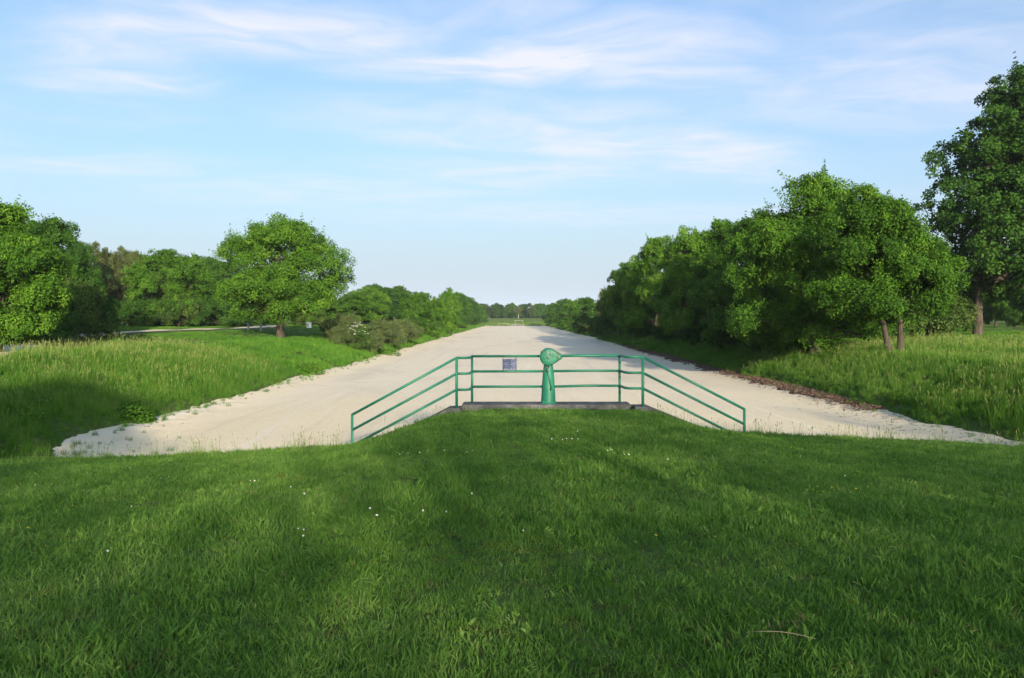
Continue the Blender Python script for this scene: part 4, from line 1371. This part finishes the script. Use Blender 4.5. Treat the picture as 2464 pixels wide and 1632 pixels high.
obj('bark_mulch', mesh_np('bark_mulch', V, Q, None, [M_MULCH], True), kind='stuff', label='strip of reddish brown bark mulch along the right edge of the sand', cat='mulch')
chips = []
for q in range(6):
    rq = np.random.default_rng(200 + q)
    b = MB()
    l_, w_, h_ = rq.uniform(0.05, 0.13), rq.uniform(0.02, 0.05), rq.uniform(0.006, 0.018)
    b.box(-l_ / 2, l_ / 2, -w_ / 2, w_ / 2, -h_ / 2, h_ / 2)
    me = b.mesh('chip', M_CHIP)
    me.attributes.new('tint', 'FLOAT', 'POINT').data.foreach_set('value', np.full(len(me.vertices), rq.uniform(0.2, 0.9), np.float32))
    chips.append(me)
CHC = proto_coll('bark_chip', chips)
n = 7000
cy_ = 33 + (rg.uniform(0, 1, n) ** 1.4) * 70
cx_ = 15.2 - np.abs(rg.normal(0, 0.48, n)) + 0.2
k = rg.uniform(0, 1, n) < np.where(cy_ < 36, 0.5, 1.0)
cx_, cy_ = cx_[k], cy_[k]
scatter('loose_bark_chips', np.stack((cx_, cy_, sand_z(cx_, cy_) + rg.uniform(0.01, 0.10, len(cx_)) * smooth((cx_ - 13.3) / 0.8) + 0.01), 1), rots(len(cx_), 0.5), rg.uniform(0.7, 1.5, len(cx_)), CHC, kind='stuff',
        label='loose bark chips scattered over the mulch strip', cat='bark chips')
tw = []
for q in range(5):
    rq = np.random.default_rng(300 + q)
    b = MB()
    l_ = rq.uniform(0.12, 0.34)
    b.tube([(-l_ / 2, 0, 0), (0, rq.uniform(-0.03, 0.03), 0.01), (l_ / 2, rq.uniform(-0.05, 0.05), 0)], [0.012, 0.010, 0.005], 5, False)
    me = b.mesh('twig', M_TWIG)
    me.attributes.new('tint', 'FLOAT', 'POINT').data.foreach_set('value', np.full(len(me.vertices), rq.uniform(0.2, 0.8), np.float32))
    tw.append(me)
TWC = proto_coll('twig', tw)
n = 460
ty_ = 22.5 + rg.uniform(0, 1, n) ** 0.9 * 17
tx_ = 14.9 - np.abs(rg.normal(0, 0.95, n)) + 0.4
n2 = 30
ty2 = rg.uniform(21.5, 46, n2)
tx2 = -13.3 + np.abs(rg.normal(0, 0.5, n2))
tx_, ty_ = np.concatenate((tx_, tx2)), np.concatenate((ty_, ty2))
scatter('twig_litter', np.stack((tx_, ty_, sand_z(tx_, ty_) + 0.012), 1), rots(len(tx_), 0.06), rg.uniform(0.3, 0.75, len(tx_)), TWC, kind='stuff', label='dark dry twigs strewn along the edges of the sand', cat='twigs')

# ------------------------------------------------------------------ small things on the left meadow
def bollard(x, y, label, h=0.85):
    z = float(ground_z(x, y))
    e = obj('bollard', None, label=label, cat='bollard', loc=(x, y, z))
    b_ = MB()
    b_.lathe([(0.11, -0.1), (0.11, h - 0.26), (0.085, h - 0.22), (0.001, h - 0.22)], 0, 0, 14)
    obj('shaft', b_.mesh('shaft', M_GREY, True), e)
    b_ = MB()
    b_.lathe([(0.001, h - 0.22), (0.08, h - 0.21), (0.17, h - 0.13), (0.17, h - 0.08), (0.12, h - 0.02), (0.001, h)], 0, 0, 14)
    obj('cap', b_.mesh('cap', M_GREY, True), e)


bollard(X(597.5, 82), 82, 'grey bollard with a domed cap beside the bright gravel path', 0.80)
bollard(X(628, 83), 83, 'grey domed bollard on the grass between the path and the lone oak', 0.80)
bollard(X(781, 100), 100, 'slim grey bollard on the grass beside the broom bushes', 1.0)
x_, y_ = X(744, 100), 100
z_ = float(ground_z(x_, y_))
e = obj('white_cabinet', None, label='small white cabinet on the meadow right of the lone oak', cat='cabinet', loc=(x_, y_, z_ + 0.25))
b = MB()
b.box(-0.27, 0.27, -0.2, 0.2, -0.05, 0.62)
obj('body', b.mesh('body', M_WHITE), e)
b = MB()
b.box(-0.30, 0.30, -0.23, 0.23, 0.623, 0.68)
obj('lid', b.mesh('lid', M_WHITE), e)
b = MB()
b.box(-0.20, -0.02, -0.206, -0.202, 0.02, 0.52)
obj('door', b.mesh('door', M_GREY), e)
b = MB()
b.box(-0.2, 0.2, -0.15, 0.15, -0.45, -0.053)
obj('plinth', b.mesh('plinth', M_CONC), e)

# ------------------------------------------------------------------ far end of the bed
fh = obj('far_headwall', None, label='pale concrete headwall closing the far end of the bed', cat='wall')
b = MB()
b.prism([(-2.5, -4.4), (5.6, -4.4), (5.6, -3.9), (4.6, -3.0), (0.4, -3.0), (-2.5, -3.9)], 387.5, 388.4)
obj('wall_face', b.mesh('wall_face', M_CONC), fh)
fr_ = obj('far_railing', None, label='white tubular railing on the far headwall at the end of the bed', cat='railing')
parts = []
for x_ in (-7.2, 0.5 - 3.0, 0.9, 4.6):
    parts.append(('post', [(x_, 386.9, -4.1), (x_, 386.9, -2.3 if x_ in (-7.2,) else -2.6)], 0.10))
parts += [('rail', [(-7.2, 386.9, -2.95), (-2.5, 386.9, -2.95)], 0.10), ('rail', [(-2.5, 386.9, -3.1), (0.6, 386.9, -3.1)], 0.09),
          ('rail', [(0.7, 386.9, -1.3), (4.4, 386.9, -1.3)], 0.09), ('post', [(0.7, 386.9, -2.3), (0.7, 386.9, -0.95)], 0.12), ('post', [(4.4, 386.9, -2.3), (4.4, 386.9, -1.3)], 0.09)]
rail_set(fr_, M_PALE, [(a_, p_, r__ * 0.5) for a_, p_, r__ in parts])

# ------------------------------------------------------------------ evening haze
hm, hg, hout = new_mat('thin_haze')
pv = hg.node('ShaderNodeVolumePrincipled')
pv.inputs['Color'].default_value = (0.80, 0.88, 1.0, 1)
pv.inputs['Density'].default_value = 0.00012
pv.inputs['Anisotropy'].default_value = 0.0
hg.t.links.new(pv.outputs[0], hout.inputs['Volume'])
b = MB()
b.box(-1600, 1600, -800, 2300, -6.5, 30)
obj('haze', b.mesh('haze', hm), kind='stuff', label='thin pale evening haze hanging over the whole place', cat='haze')
